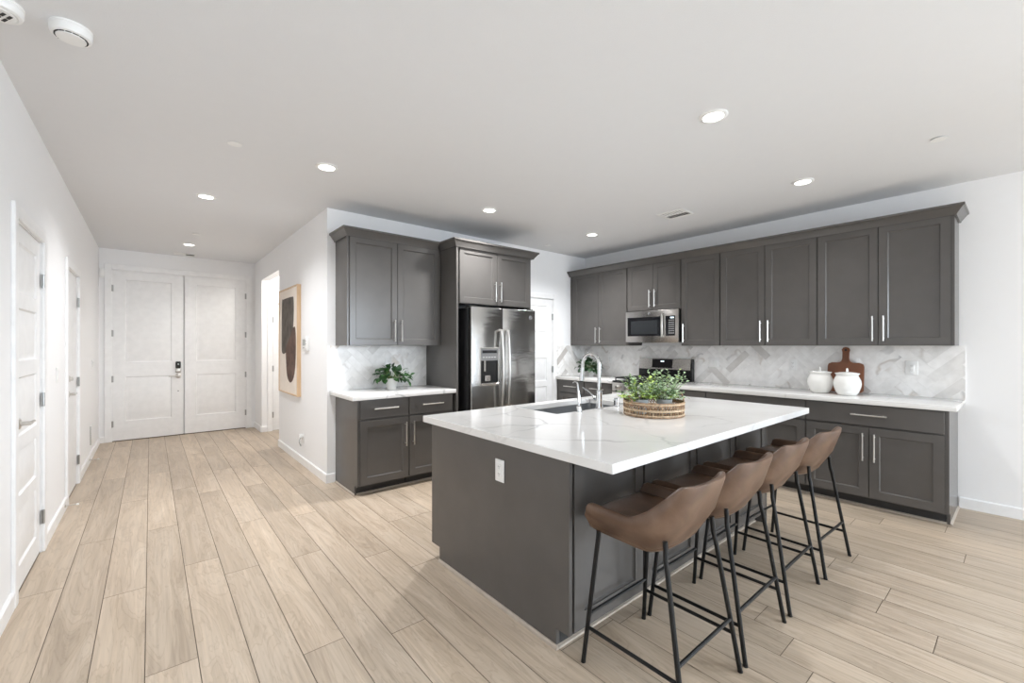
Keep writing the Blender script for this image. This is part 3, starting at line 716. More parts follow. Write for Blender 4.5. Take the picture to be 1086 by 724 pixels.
mb = MB().mat(steel_dark); mb.tube([(0.012, -0.030, 0.004), (0.02, -0.045, -0.02), (0.035, -0.05, -0.045), (0.04, -0.04, -0.075), (0.02, -0.03, -0.088), (0.006, -0.03, -0.07)], 0.0045, 8); mb.build('cord', ch)
outlet('wall_switch', 'white switch on left wall between the two doors', (XL, 4.79, 1.14), FACE_EAST, kind='switch')
outlet('wall_switch', 'white switch on left wall beyond the second door', (XL, 7.45, 1.135), FACE_EAST, w=0.118, kind='switch', gang=2)
# low white plate
t = thing('wall_access_plate', 'low white access plate on left wall near the front doors', 'access plate', (XL, 7.33, 0.285), FACE_EAST)
mb = MB().mat(white_plastic); mb.box(-0.13, -0.012, -0.115, 0.13, -0.0002, 0.115, 0.006, 2); mb.build('cover_plate', t)
mb = MB().mat(slot_m); mb.box(-0.134, -0.004, -0.112, -0.131, -0.0002, 0.112); mb.build('painted_shade_strip', t)  # dark strip paints the shade along the plate's edge
# chime box
t = thing('door_chime', 'small white chime box high beside the front doors', 'door chime', (-0.520, YF, 2.385), 0)
mb = MB().mat(white_plastic); mb.box(-0.028, -0.035, -0.06, 0.028, -0.0002, 0.06, 0.006, 2); mb.build('case', t)
# thermostat
t = thing('thermostat', 'white thermostat on hallway wall right of the framed art', 'thermostat', (XR, 5.16, 1.385), FACE_WEST)
mb = MB().mat(white_plastic); mb.box(-0.085, -0.032, -0.075, 0.085, -0.0002, 0.075, 0.008, 2); mb.build('case', t)
mb = MB().mat(plain('grey_lcd', (0.32, 0.34, 0.33), 0.3)); mb.box(-0.070, -0.0335, -0.02, 0.035, -0.031, 0.05); mb.build('screen', t)
for x, z, a, b in ((0.061, 0.03, 0.011, 0.008), (0.061, 0.0, 0.011, 0.008), (-0.06, -0.044, 0.01, 0.006), (-0.03, -0.044, 0.01, 0.006), (0.0, -0.044, 0.01, 0.006)):
    mb = MB().mat(plain('grey_button', (0.45, 0.45, 0.45), 0.4)); mb.box(x-a, -0.035, z-b, x+a, -0.031, z+b, 0.002); mb.build('button', t)
# door stops
for y, lab in ((5.06, 'door stop on baseboard between the two left doors'), (6.92, 'door stop on baseboard past the second left door')):
    t = thing('door_stop', 'small spring ' + lab, 'door stop', (XL+0.014, y, 0.05), 0)
    mb = MB().mat(nickel); mb.lathe([(0.012, 0), (0.012, 0.004), (0.004, 0.008), (0.0045, 0.07)], 12, (0, 0, 0), 'x'); mb.build('spring', t)
    mb = MB().mat(white_plastic); mb.lathe([(0.007, 0.068), (0.008, 0.072), (0.008, 0.082), (0.0, 0.085)], 12, (0, 0, 0), 'x'); mb.build('rubber_tip', t)

# ------------------------------------------------------------------ framed art
at = thing('framed_art', 'large oak-framed abstract print on the hallway wall', 'framed art', (XR, 5.888, 1.425), FACE_WEST)
AW, AH, AD = 0.467, 0.655, 0.044
mb = MB().mat(oak_frame)
for q in ((-AW, -AH, AW, -AH+0.018), (-AW, AH-0.018, AW, AH), (-AW, -AH+0.018, -AW+0.018, AH-0.018), (AW-0.018, -AH+0.018, AW, AH-0.018)):
    mb.box(q[0], -AD, q[1], q[2], -0.001, q[3], 0.0015)
mb.build('frame', at)
mb = MB().mat(canvas_m); mb.box(-AW+0.017, -AD+0.008, -AH+0.017, AW-0.017, -0.006, AH-0.017); cv = mb.build('canvas', at)
def blob(name, pts, m, y):
    n = len(pts); out = []
    for i in range(n):
        p0, p1, p2, p3 = (Vector(pts[(i+k-1) % n]) for k in range(4))
        for s in range(8):
            t = s/8; out.append(0.5*((2*p1)+(p2-p0)*t+(2*p0-5*p1+4*p2-p3)*t*t+(3*p1-p0-3*p2+p3)*t**3))
    mb = MB().mat(m); mb.prism([(p.x, p.y) for p in out], 'y', y, y+0.0012)
    return mb.build(name, at)
blob('grey_shape', [(-0.300, 0.505), (-0.22, 0.53), (0.20, 0.53), (0.275, 0.50), (0.290, 0.34), (0.245, 0.12), (0.15, -0.03), (-0.02, -0.12), (-0.20, -0.165), (-0.295, -0.15), (-0.325, -0.08), (-0.320, 0.2)], ink_grey, -AD+0.0066)
blob('brown_shape', [(0.23, 0.14), (0.33, 0.165), (0.375, 0.10), (0.385, -0.10), (0.355, -0.32), (0.26, -0.46), (0.11, -0.51), (-0.03, -0.44), (-0.085, -0.28), (-0.09, -0.10), (0.03, 0.0), (0.14, 0.07)], ink_brown, -AD+0.0060)

# ------------------------------------------------------------------ refrigerator
FX0, FX1, FYD = 2.565, 3.478, 3.715
fr = thing('refrigerator', 'stainless side-by-side refrigerator with ice dispenser', 'refrigerator', (0, 0, 0))
mb = MB().mat(plain('dark_refrigerator_side', (0.022, 0.022, 0.023), 0.45)); mb.box(FX0+0.004, FYD+0.075, 0.02, FX1-0.004, YR-0.05, 1.770, 0.004)
mb.box(FX0+0.03, FYD+0.06, 0.0, FX1-0.03, FYD+0.2, 0.09); mb.build('body', fr)
SPL = 2.985
def fr_door(x0, x1, name):
    mb = MB().mat(steel); mb.box(x0, FYD, 0.10, x1, FYD+0.066, 1.778, 0.010, 3)
    return mb.build(name, fr)
ld = fr_door(FX0, SPL-0.003, 'freezer_door'); rd = fr_door(SPL+0.003, FX1, 'refrigerator_door')
for x, par in ((SPL-0.045, ld), (SPL+0.045, rd)):
    mb = MB().mat(nickel); pts = [(x, FYD+0.004, 1.535), (x, FYD-0.045, 1.530)]
    pts += [(x, FYD-0.045-0.022*math.sin(PI*i/12), 1.53-0.9*i/12) for i in range(1, 12)] + [(x, FYD-0.045, 0.63), (x, FYD+0.004, 0.625)]
    mb.tube(pts, 0.0145, 12); h = mb.build('handle', par)
# dispenser recess
dx0, dx1, dz0, dz1 = 2.672, 2.925, 0.935, 1.345
dp = MB().mat(nickel); 
for q in ((dx0, dz0, dx1, dz0+0.014), (dx0, dz1-0.010, dx1, dz1), (dx0, dz0+0.014, dx0+0.012, dz1-0.010), (dx1-0.012, dz0+0.014, dx1, dz1-0.010)): dp.box(q[0], FYD-0.006, q[1], q[2], FYD+0.003, q[3], 0.002)
dp.mat(plain('grey_control_panel', (0.30, 0.30, 0.30), 0.3, 0.6)).box(dx0+0.012, FYD-0.004, 1.205, dx1-0.012, FYD+0.002, dz1-0.010)
dp.mat(black_glass).box(dx0+0.03, FYD-0.0055, 1.285, dx1-0.03, FYD-0.003, 1.315)
for k in range(5): dp.mat(white_plastic).box(dx0+0.04+k*0.038, FYD-0.0055, 1.235, dx0+0.055+k*0.038, FYD-0.0035, 1.245)
dp.mat(black_plastic).box(dx0+0.012, FYD-0.002, dz0+0.014, dx1-0.012, FYD+0.002, 1.205)
dp.mat(steel_flat).box(dx0+0.045, FYD-0.022, 1.09, dx0+0.065, FYD-0.002, 1.205, 0.003); dp.box(dx0+0.06, FYD-0.020, 0.985, dx0+0.13, FYD-0.002, 1.045, 0.004); dp.mat(steel_flat).box(dx0+0.012, FYD-0.026, dz0+0.012, dx1-0.012, FYD-0.001, dz0+0.030, 0.004)
o = dp.build('ice_dispenser', ld); tag(o, 'black ice and water dispenser')
def emblem(par, x, z, y, r):
    mb = MB().mat(plain('emblem_grey', (0.16, 0.16, 0.17), 0.4, 0.6)); mb.lathe([(r, 0), (r, -0.003), (r*0.88, -0.004), (0, -0.004)], 24, (x, y, z), 'y')
    mb.mat(chrome)
    mb.tube([(x+r*0.78*math.cos(a*PI/12), y-0.004, z+r*0.78*math.sin(a*PI/12)) for a in range(25)], r*0.06, 6)
    # looping script monogram
    g_ = [(-0.05+0.32*math.cos(t), 0.05+0.42*math.sin(t)) for t in [0.6+0.45*i for i in range(11)]]
    mb.tube([(x+(p[0]-0.18)*r, y-0.0045, z+p[1]*r) for p in g_], r*0.07, 6)
    e_ = [(0.45, 0.28), (0.25, 0.42), (0.12, 0.22), (0.3, 0.03), (0.1, -0.15), (0.22, -0.4), (0.48, -0.22)]
    mb.tube([(x+p[0]*r, y-0.0045, z+p[1]*r) for p in e_], r*0.07, 6)
    return mb.build('emblem', par)
emblem(rd, 3.400, 1.690, FYD, 0.026)
for x in (FX0+0.06, FX1-0.06):
    mb = MB().mat(black_plastic); mb.box(x-0.05, FYD+0.03, 1.771, x+0.05, FYD+0.14, 1.79, 0.004); mb.build('hinge_cover', fr)

# ------------------------------------------------------------------ microwave (local: front y=0, x right)
mw = thing('microwave', 'stainless over-the-range microwave under the short cabinet', 'microwave', (4.845, 3.418, 1.408), FACE_WEST)
MWW, MWH = 0.748, 0.400
mb = MB().mat(black_plastic); mb.box(0.002, 0.02, 0.004, MWW-0.002, XW-4.845-0.01, MWH-0.001, 0.003); mb.mat(slot_m).box(0.05, 0.08, -0.006, 0.26, 0.25, 0.004); mb.build('body', mw)
mb = MB().mat(plain('dark_brushed_steel', (0.42, 0.40, 0.38), 0.24, 1.0)); mb.box(0.0, -0.004, 0.0, MWW, 0.022, MWH, 0.006, 2); mb.build('front_frame', mw)
mb = MB().mat(black_glass); mb.box(0.030, -0.009, 0.078, 0.520, -0.002, 0.322, 0.004); wn = mb.build('door_window', mw)
mb = MB().mat(plain('dark_grey_glass', (0.03, 0.033, 0.036), 0.12)); mb.box(0.085, -0.0105, 0.105, 0.465, -0.0085, 0.275); mb.build('window_pane', wn)
mb = MB().mat(nickel); mb.tube([(0.548, -0.002, 0.345), (0.548, -0.034, 0.335), (0.548, -0.040, 0.2), (0.548, -0.034, 0.075), (0.548, -0.002, 0.065)], 0.014, 12); mb.build('handle', mw)
mb = MB().mat(black_glass); mb.box(0.578, -0.009, 0.078, 0.705, -0.002, 0.322, 0.003); pn = mb.build('control_panel', mw)
mb = MB().mat(led_m); 
for x in (0.650, 0.662, 0.674, 0.686): mb.box(x-0.004, -0.0105, 0.292, x+0.004, -0.0085, 0.306)
mb.build('clock_digits', pn)
for r_ in range(7):
    for c_ in range(3):
        mb = MB().mat(plain('grey_button', (0.45, 0.45, 0.45), 0.4)); mb.box(0.625+c_*0.026, -0.0105, 0.262-r_*0.026, 0.640+c_*0.026, -0.0085, 0.272-r_*0.026); mb.build('button', pn)
emblem(mw, 0.352, 0.362, -0.005, 0.017)
mb = MB().mat(steel_flat); mb.box(0.03, 0.05, -0.004, MWW-0.03, 0.30, 0.006); mb.build('vent_grille', mw)

# ------------------------------------------------------------------ range (local: front y=0)
RX = 4.575
rg = thing('gas_range', 'stainless gas range with black grates on the right wall', 'stove', (RX, 3.430, 0), FACE_WEST)
RW, RD = 0.762, XW-RX-0.012
mb = MB().mat(black_plastic); mb.box(0.002, 0.03, 0.04, RW-0.002, RD-0.02, 0.900); mb.mat(slot_m).box(0.03, 0.06, 0, RW-0.03, RD-0.05, 0.04); mb.build('body', rg)
mb = MB().mat(steel_flat); mb.box(0.0, -0.012, 0.785, RW, 0.04, 0.895, 0.008, 2); mb.build('control_panel', rg)
for i in range(5):
    x = 0.09 + i*0.1455
    mb = MB().mat(nickel); mb.lathe([(0.026, -0.012), (0.026, -0.020), (0.021, -0.024), (0.020, -0.046), (0.016, -0.050), (0, -0.050)], 20, (x, 0, 0.838), 'y'); mb.box(x-0.003, -0.052, 0.826, x+0.003, -0.048, 0.858); mb.build('knob', rg)
od = MB().mat(steel_flat); od.box(0.004, -0.020, 0.205, RW-0.004, 0.03, 0.775, 0.006, 2); od.mat(black_glass).box(0.09, -0.023, 0.30, RW-0.09, -0.018, 0.62, 0.003); od = od.build('oven_door', rg)
mb = MB().mat(nickel); mb.tube([(0.06, -0.018, 0.715), (0.06, -0.065, 0.715), (RW-0.06, -0.065, 0.715), (RW-0.06, -0.018, 0.715)], 0.013, 12); mb.build('handle', od)
mb = MB().mat(steel_flat); mb.box(0.004, -0.016, 0.05, RW-0.004, 0.03, 0.198, 0.006, 2); mb.build('drawer', rg)
mb = MB().mat(black_plastic); mb.box(-0.004, -0.004, 0.896, RW+0.000, RD-0.07, 0.918, 0.006, 2); mb.build('cooktop', rg)
for (cx, cy) in ((0.17, 0.14), (0.59, 0.14), (0.17, 0.41), (0.59, 0.41), (0.381, 0.275)):
    mb = MB().mat(cast_iron); mb.lathe([(0.05, 0.918), (0.05, 0.926), (0.036, 0.928), (0.036, 0.936), (0.0, 0.938)], 20, (cx, cy, 0)); mb.build('burner', rg)
for k in range(3):
    x0, x1 = 0.02+k*0.243, 0.02+(k+1)*0.243-0.008
    mb = MB().mat(cast_iron)
    for x in (x0, (x0+x1)/2-0.006, x1-0.012): mb.box(x, 0.025, 0.942, x+0.012, 0.535, 0.960, 0.003)
    for y in (0.025, 0.15, 0.275, 0.40, 0.523): mb.box(x0, y, 0.942, x1, y+0.012, 0.960, 0.003)
    for x in (x0, x1-0.012):
        for y in (0.025, 0.523): mb.box(x, y, 0.917, x+0.012, y+0.012, 0.945)
    mb.build('grate', rg)
mb = MB().mat(black_plastic); mb.box(0.0, RD-0.065, 0.90, RW, RD, 1.075, 0.004); mb.box(0.0, RD-0.05, 1.07, RW, RD, 1.195, 0.006)
mb.mat(steel_flat).prism([(RD-0.068, 1.055), (RD-0.050, 1.198), (RD-0.034, 1.198), (RD-0.052, 1.055)], 'x', 0.004, RW-0.022)
bgd = mb.build('backguard', rg)
mb = MB().mat(black_glass); mb.prism([(RD-0.0715, 1.075), (RD-0.056, 1.188), (RD-0.046, 1.188), (RD-0.06, 1.075)], 'x', 0.205, 0.495); dsp = mb.build('display', bgd)
mb = MB().mat(led_m)
for x in (0.335, 0.347, 0.362, 0.374): mb.box(x-0.004, RD-0.0625, 1.152, x+0.004, RD-0.0595, 1.166)
mb.build('clock_digits', dsp)

# ------------------------------------------------------------------ worktop objects
def jar(label, loc):
    t = thing('ceramic_jar', label, 'jar', loc, rnd.uniform(-0.3, 0.3), 'white lidded jars by the cutting board')
    mb = MB().mat(ceramic)
    mb.lathe([(0.0, 0), (0.062, 0), (0.070, 0.004), (0.088, 0.035), (0.101, 0.075), (0.105, 0.105), (0.101, 0.135), (0.088, 0.165), (0.082, 0.176), (0.086, 0.188), (0.094, 0.197), (0.092, 0.201), (0.082, 0.198), (0.0, 0.196)], 40); mb.build('body', t)
    mb = MB().mat(ceramic); mb.lathe([(0.080, 0.196), (0.080, 0.202), (0.06, 0.208), (0.015, 0.212), (0.0, 0.212)], 32)
    mb.tube([(0.017*math.cos(R(a)), 0.0, 0.224+0.018*math.sin(R(a))) for a in range(-60, 241, 20)], 0.0055, 8); mb.build('lid', t)
    return t
jar('white lidded ceramic jar on the left, partly behind the other', (4.925, 1.268, CT+0.0005))
jar('white lidded ceramic jar on the right, in front of the cutting board', (4.865, 1.045, CT+0.0005))
# cutting board leaning on the wall
def rounded(x0, z0, x1, z1, r, n=5): return [(p[0], p[1]) for p in rr_(x0, z0, x1, z1, r, 0, n)]
bd = thing('cutting_board', 'walnut paddle cutting board leaning on the backsplash', 'cutting board', (5.165, 1.127, CT+0.001), FACE_WEST)
out = []
hw, hh = 0.143, 0.285
prof = [(-hw, 0.02), (-hw+0.02, 0.0), (hw-0.02, 0.0), (hw, 0.02), (hw, hh-0.035), (hw-0.008, hh-0.012), (hw-0.035, hh), (0.055, hh), (0.034, hh+0.012), (0.026, hh+0.04), (0.026, hh+0.10), (0.032, hh+0.125), (0.022, hh+0.145), (0.0, hh+0.152), (-0.022, hh+0.145), (-0.032, hh+0.125), (-0.026, hh+0.10), (-0.026, hh+0.04), (-0.034, hh+0.012), (-0.055, hh), (-hw+0.035, hh), (-hw+0.008, hh-0.012), (-hw, hh-0.035)]
mb = MB().mat(walnut); mb.prism(prof, 'y', -0.010, 0.010)
bo = mb.build('board', bd); bo.rotation_euler = (R(-5.5), 0, 0); bo.location = (0, 0.0, 0.001)
mb = MB().mat(slot_m); mb.lathe([(0.010, -0.0105), (0.010, 0.0105)], 16, (0, 0, hh+0.122), 'y'); ho = mb.build('hanging_hole', bo)

# ---- plants
def leaf_at(mb, p, d, up, L, W, fold=0.25):
    """A pointed leaf of length L from p along d."""
    d = d.normalized(); s = d.cross(up)
    if s.length < 1e-3: s = d.cross(Vector((1, 0, 0)))
    s.normalize(); n = s.cross(d).normalized()
    pts = []
    for t, wv, dr in ((0.0, 0.06, 0), (0.25, 0.75, 0.03), (0.5, 1.0, 0.0), (0.78, 0.62, -0.10), (1.0, 0.0, -0.24)):
        c = p + d*(L*t) + n*(L*dr)
        pts.append((c - s*W*wv*0.5 + n*W*fold*wv*0.5, c, c + s*W*wv*0.5 + n*W*fold*wv*0.5))
    v = [[mb.bm.verts.new(q) for q in row] for row in pts[:-1]]; tip = mb.bm.verts.new(pts[-1][1])
    for a, b in zip(v, v[1:]):
        for k in (0, 1): mb.face([a[k], a[k+1], b[k+1], b[k]])
    mb.face([v[-1][0], v[-1][1], tip]); mb.face([v[-1][1], v[-1][2], tip])
def rv(s=1): return Vector((rnd.uniform(-s, s), rnd.uniform(-s, s), rnd.uniform(-s, s)))
def pothos(name, label, loc, pot_m, sc_=1.0, dark=False, square=False):
    t = thing(name, label, 'plant', loc, 0)
    mb = MB().mat(pot_m)
    if square:
        mb.loft([rr_(-0.045, -0.045, 0.045, 0.045, 0.008, 0), rr_(-0.055, -0.055, 0.055, 0.055, 0.008, 0.115), rr_(-0.050, -0.050, 0.050, 0.050, 0.008, 0.115), rr_(-0.045, -0.045, 0.045, 0.045, 0.008, 0.095)])
    else:
        mb.lathe([(0.0, 0), (0.042, 0), (0.046, 0.004), (0.054, 0.115), (0.050, 0.116), (0.046, 0.098), (0, 0.098)], 28)
    p = mb.build('pot', t)
    mb = MB().mat(soil_m); mb.lathe([(0.046, 0.092), (0.046, 0.100), (0.0, 0.103)], 20); mb.build('soil', t)
    mb = MB(); st = MB().mat(stem_m)
    for i in range(96):
        a = rnd.uniform(0, 2*PI); el = rnd.uniform(-0.1, 1.25); L = rnd.uniform(0.05, 0.15)*sc_
        q = Vector((0.02*math.cos(a), 0.02*math.sin(a), 0.10))
        e = q + Vector((math.cos(a)*math.cos(el), math.sin(a)*math.cos(el)*0.8, math.sin(el)*0.85+0.12))*L
        st.tube([q, (q+e)/2+Vector((0, 0, 0.012)), e], 0.0014, 5)
        d = (e-q).normalized() + Vector((0, 0, -0.45)) + rv(0.5)
        mb.mat(leaf_deep if dark or rnd.random() < 0.45 else leaf_dark)
        leaf_at(mb, e, d, Vector((0, 0, 1))+rv(0.4), rnd.uniform(0.05, 0.08)*(1.2 if dark else 1), rnd.uniform(0.04, 0.06)*(1.2 if dark else 1))
    # trailing vines
    for vx, vy, vz, n in ([(0.16, -0.05, -0.035, 9), (-0.15, -0.02, 0.10, 6), (0.20, -0.02, 0.02, 6), (-0.13, -0.05, 0.0, 5)] if not dark else [(-0.1, -0.03, 0.0, 4)]):
        q = Vector((0.0, -0.02, 0.11)); e = Vector((vx*sc_, vy, 0.115+vz)); m = (q+e)/2 + Vector((0.02*(1 if vx > 0 else -1), 0, 0.05))
        cps = [(1-u)**2*q + 2*u*(1-u)*m + u*u*e for u in [i/8 for i in range(9)]]
        st.tube(cps, 0.0016, 5)
        for i in range(n):
            u = 0.35+0.65*i/(n-1); c = (1-u)**2*q + 2*u*(1-u)*m + u*u*e
            mb.mat(leaf_dark if rnd.random() < 0.6 else leaf_deep)
            leaf_at(mb, c, (e-q).normalized()+rv(0.9)+Vector((0, 0, -0.3)), Vector((0, -0.5, 1))+rv(0.3), rnd.uniform(0.045, 0.065), rnd.uniform(0.03, 0.045))
    st.build('stems', t); tag(mb.build('foliage', t, sharp=None), kind=None)
    return t
pothos('potted_trailing_plant', 'trailing green plant in white cup left of the refrigerator', (1.905, 4.20, CT+0.0005), pot_white)
pothos('potted_leafy_plant', 'dark leafy plant in white pot in the far corner behind the faucet', (4.95, 4.13, CT+0.0005), pot_white, 1.15, True, True)

# rattan tray with two potted plants
TX, TY, TR_ = 2.53, 1.57, 0.186
tr = thing('rattan_tray', 'round woven rattan tray with handles on the island', 'tray', (TX, TY, CT+0.0005), R(-8))
mb = MB().mat(rattan); mb.lathe([(0, 0), (TR_-0.006, 0), (TR_-0.006, 0.008), (0, 0.008)], 40); mb.build('tray_bottom', tr)
def hoop(mb, r, z, rad, m, n=56): mb.mat(m).tube([(r*math.cos(2*PI*i/n), r*math.sin(2*PI*i/n), z) for i in range(n+1)], rad, 7, caps=False)
mb = MB()
for z, rad, m, dr in ((0.006, 0.0065, rattan, 0), (0.014, 0.005, rattan_light, 0.002), (0.042, 0.0055, rattan_light, 0.003), (0.048, 0.0045, rattan_light, 0.0), (0.078, 0.006, rattan, 0.0), (0.088, 0.006, rattan, 0.002), (0.083, 0.005, rattan_light, 0.004)): hoop(mb, TR_+dr, z, rad, m)
for i in range(64):
    a = 2*PI*i/64; c, s_ = math.cos(a), math.sin(a)
    mb.mat(rattan if i % 3 else rattan_light).tube([(TR_*c, TR_*s_, 0.004), (TR_*c, TR_*s_, 0.086)], 0.0036, 6)
    a2 = a + 2*PI/64
    mb.mat(rattan).tube([((TR_+0.003)*c, (TR_+0.003)*s_, 0.052), ((TR_+0.003)*math.cos(a2), (TR_+0.003)*math.sin(a2), 0.076)], 0.003, 5)
mb.build('woven_rim', tr, sharp=None)
for a0 in (R(-25), R(155)):
    pts = [((TR_)*math.cos(a0+R(q)), (TR_)*math.sin(a0+R(q)), 0.086+0.052*math.cos(R(q/22*90))**0.7 if abs(q) < 22 else 0.085) for q in (-22, -20, -15, -8, 0, 8, 15, 20, 22)]
    mb = MB().mat(rattan); mb.tube(pts, 0.0055, 8); mb.build('handle', tr, sharp=None)
def bush(label, loc, seed, lime, tall):
    global rnd
    rnd = random.Random(seed)
    t = thing('potted_bushy_plant', label, 'plant', loc, 0)
    mb = MB().mat(galv); mb.lathe([(0, 0), (0.042, 0), (0.044, 0.003), (0.050, 0.088), (0.052, 0.092), (0.049, 0.093), (0.046, 0.078), (0, 0.078)], 28); mb.build('pot', t)
    mb = MB().mat(soil_m); mb.lathe([(0.046, 0.072), (0.046, 0.080), (0, 0.083)], 20); mb.build('soil', t)
    st = MB().mat(stem_m); mb = MB()
    for i in range(58):
        a = rnd.uniform(0, 2*PI); el = rnd.uniform(0.2, 1.38); L = rnd.uniform(0.085, 0.165) * (tall if el > 0.8 else 0.92)
        q = Vector((0.025*math.cos(a), 0.025*math.sin(a), 0.08))
        e = q + Vector((math.cos(a)*math.cos(el), math.sin(a)*math.cos(el), math.sin(el)))*L
        m = (q+e)/2 + Vector((0, 0, 0.015)); st.tube([q, m, e], 0.0013, 5)
        up = rnd.random()
        for k in range(9):
            u = 0.3+0.7*k/8; c = (1-u)**2*q+2*u*(1-u)*m+u*u*e
            ax = (e-q).normalized(); sd_ = ax.cross(Vector((0, 0, 1))+rv(0.2)).normalized()*(1 if k % 2 else -1)
            low = c.z < 0.125
            mb.mat(leaf_lime if rnd.random() < (lime if low else lime*0.35) else (leaf_pale if rnd.random() < 0.82 else leaf_dark))
            leaf_at(mb, c, ax*0.8+sd_+rv(0.35), Vector((0, 0, 1))+rv(0.6), rnd.uniform(0.020, 0.036), rnd.uniform(0.012, 0.020))
    st.build('stems', t); mb.build('foliage', t, sharp=None)
    return t
bush('left bushy green plant in a galvanised pot on the rattan tray', (2.464, 1.624, CT+0.009), 21, 0.75, 1.08)
bush('right taller sage-green plant in a galvanised pot on the rattan tray', (2.590, 1.528, CT+0.009), 33, 0.22, 1.32)

# ------------------------------------------------------------------ bar stools
def shell_mesh():
    NS, t = 56, 0.030
    hw = 0.235
    def plan(s):
        a = max(-1, min(1, s/0.52)); y0 = -0.035
        if abs(s) > 0.52:
            u = (abs(s)-0.52)/0.48; return Vector((math.copysign(hw - 0.010*u, s), y0 + 0.270*u))
        th = a*PI/2
        return Vector((hw*math.copysign(abs(math.sin(th))**0.80, th), y0 - 0.115*abs(math.cos(th))**0.80))
    def ss(x): x = max(0, min(1, x)); return x*x*(3-2*x)
    def ztop(s):
        a = abs(s); z = 0.690
        z += 0.152*ss((0.62-a)/0.34)
        if a > 0.93: z -= 0.062*(1-math.sqrt(max(0, 1-((a-0.93)/0.07)**2)))
        return z
    def zbot(s):
        a = abs(s); z = 0.560
        if a > 0.93: z += 0.045*(1-math.sqrt(max(0, 1-((a-0.93)/0.07)**2)))
        return z
    rings = []
    for i in range(NS+1):
        s = -1 + 2*i/NS; p = plan(s); e = 1e-3
        tg = (plan(min(1, s+e))-plan(max(-1, s-e))).normalized(); nrm = Vector((tg.y, -tg.x))   # outward
        zb, zt = zbot(s), ztop(s); wb = ss((0.70-abs(s))/0.35)
        prof = []
        H = zt-zb
        def P(off, z, extra=0):
            lean = 0.36*max(0, z-0.60)*wb; nar = 1-0.85*max(0, z-0.69)*wb
            bul = -0.045*ss((0.66-z)/0.10)           # tucks in at the bottom
            q = p + nrm*(off+bul); return (q.x*nar, q.y-lean, z)
        for z, o in ((0.0, -0.02), (0.04, 0.0), (0.2, 0.0), (0.45, 0.0), (0.75, 0.0), (0.93, 0.0)): prof.append(P(o, zb+H*z))
        prof += [P(-0.005, zt-0.001), P(-t*0.5, zt+0.003), P(-t+0.005, zt-0.001)]
        for z in (0.93, 0.75, 0.45, 0.2, 0.04): prof.append(P(-t, zb+H*z))
        rings.append(prof)
    mb = MB().mat(leather); mb.loft(rings)
    inner = []
    for i in range(NS+1):
        s = -1+2*i/NS; p = plan(s); e = 1e-3
        tg = (plan(min(1, s+e))-plan(max(-1, s-e))).normalized(); nrm = Vector((tg.y, -tg.x)); inner.append(p - nrm*(t+0.002))
    return mb, inner
st0 = thing('counter_stool', '', 'stool', (1.662, 1.0, 0), 0, 'brown counter stools along the island')
mb, inner = shell_mesh(); mb.build('backrest_shell', st0, sharp=50)
def seat_ring(z, k, front):
    pts = [(q.x*k, (q.y-0.05)*k+0.05, z) for q in inner]
    y = pts[0][1]
    x0, x1 = pts[-1][0], pts[0][0]
    for i in range(1, 8):
        u = i/8; pts.append((x0+(x1-x0)*u, y*1.0+front*math.sin(PI*u)*k, z))
    return pts
mb = MB().mat(leather)
mb.loft([seat_ring(0.562, 0.72, 0.0), seat_ring(0.558, 0.86, 0.0), seat_ring(0.575, 0.965, 0.008), seat_ring(0.60, 1.0, 0.012), seat_ring(0.632, 1.0, 0.010), seat_ring(0.645, 0.965, 0.004), seat_ring(0.650, 0.85, 0.0), seat_ring(0.652, 0.5, 0.0)])
mb.build('seat_cushion', st0, sharp=60)
LR = 0.0098
fl_ = {}
for sx in (-1, 1):
    mb = MB().mat(black_metal); mb.tube([(sx*0.190, 0.175, 0.570), (sx*0.229, 0.228, 0.004)], LR, 10); mb.tube([(sx*0.229, 0.228, 0.006), (sx*0.2293, 0.2285, 0.0)], LR*1.08, 10); mb.build('leg', st0)
    mb = MB().mat(black_metal); mb.tube([(sx*0.186, -0.133, 0.632), (sx*0.187, -0.136, 0.60), (sx*0.190, -0.138, 0.565), (sx*0.194, -0.146, 0.53), (sx*0.229, -0.232, 0.004)], LR, 10); mb.tube([(sx*0.229, -0.232, 0.006), (sx*0.2293, -0.2328, 0.0)], LR*1.08, 10); mb.build('leg', st0)
def on_leg(front, sx, z):
    if front: u = (0.570-z)/0.566; return Vector((sx*(0.190+0.039*u), 0.175+0.053*u, z))
    u = (0.53-z)/0.526; return Vector((sx*(0.194+0.035*u), -0.146-0.086*u, z))
for a, b in ((on_leg(1, -1, 0.212), on_leg(1, 1, 0.212)), (on_leg(0, -1, 0.212), on_leg(0, 1, 0.212)), (on_leg(1, -1, 0.155), on_leg(0, -1, 0.155)), (on_leg(1, 1, 0.155), on_leg(0, 1, 0.155))):
    mb = MB().mat(black_metal); mb.tube([a, b], 0.0078, 10); mb.build('footrest', st0)
st0['label'] = 'brown leather counter stool nearest the camera, at the island corner'
copy_thing(st0, (2.168, 0.998, 0), 'brown leather counter stool second from the camera along the island', 0)
copy_thing(st0, (2.702, 0.996, 0), 'brown leather counter stool third from the camera along the island', 0)
copy_thing(st0, (3.258, 0.975, 0), 'brown leather counter stool farthest from the camera, closest to the right wall', R(-2))

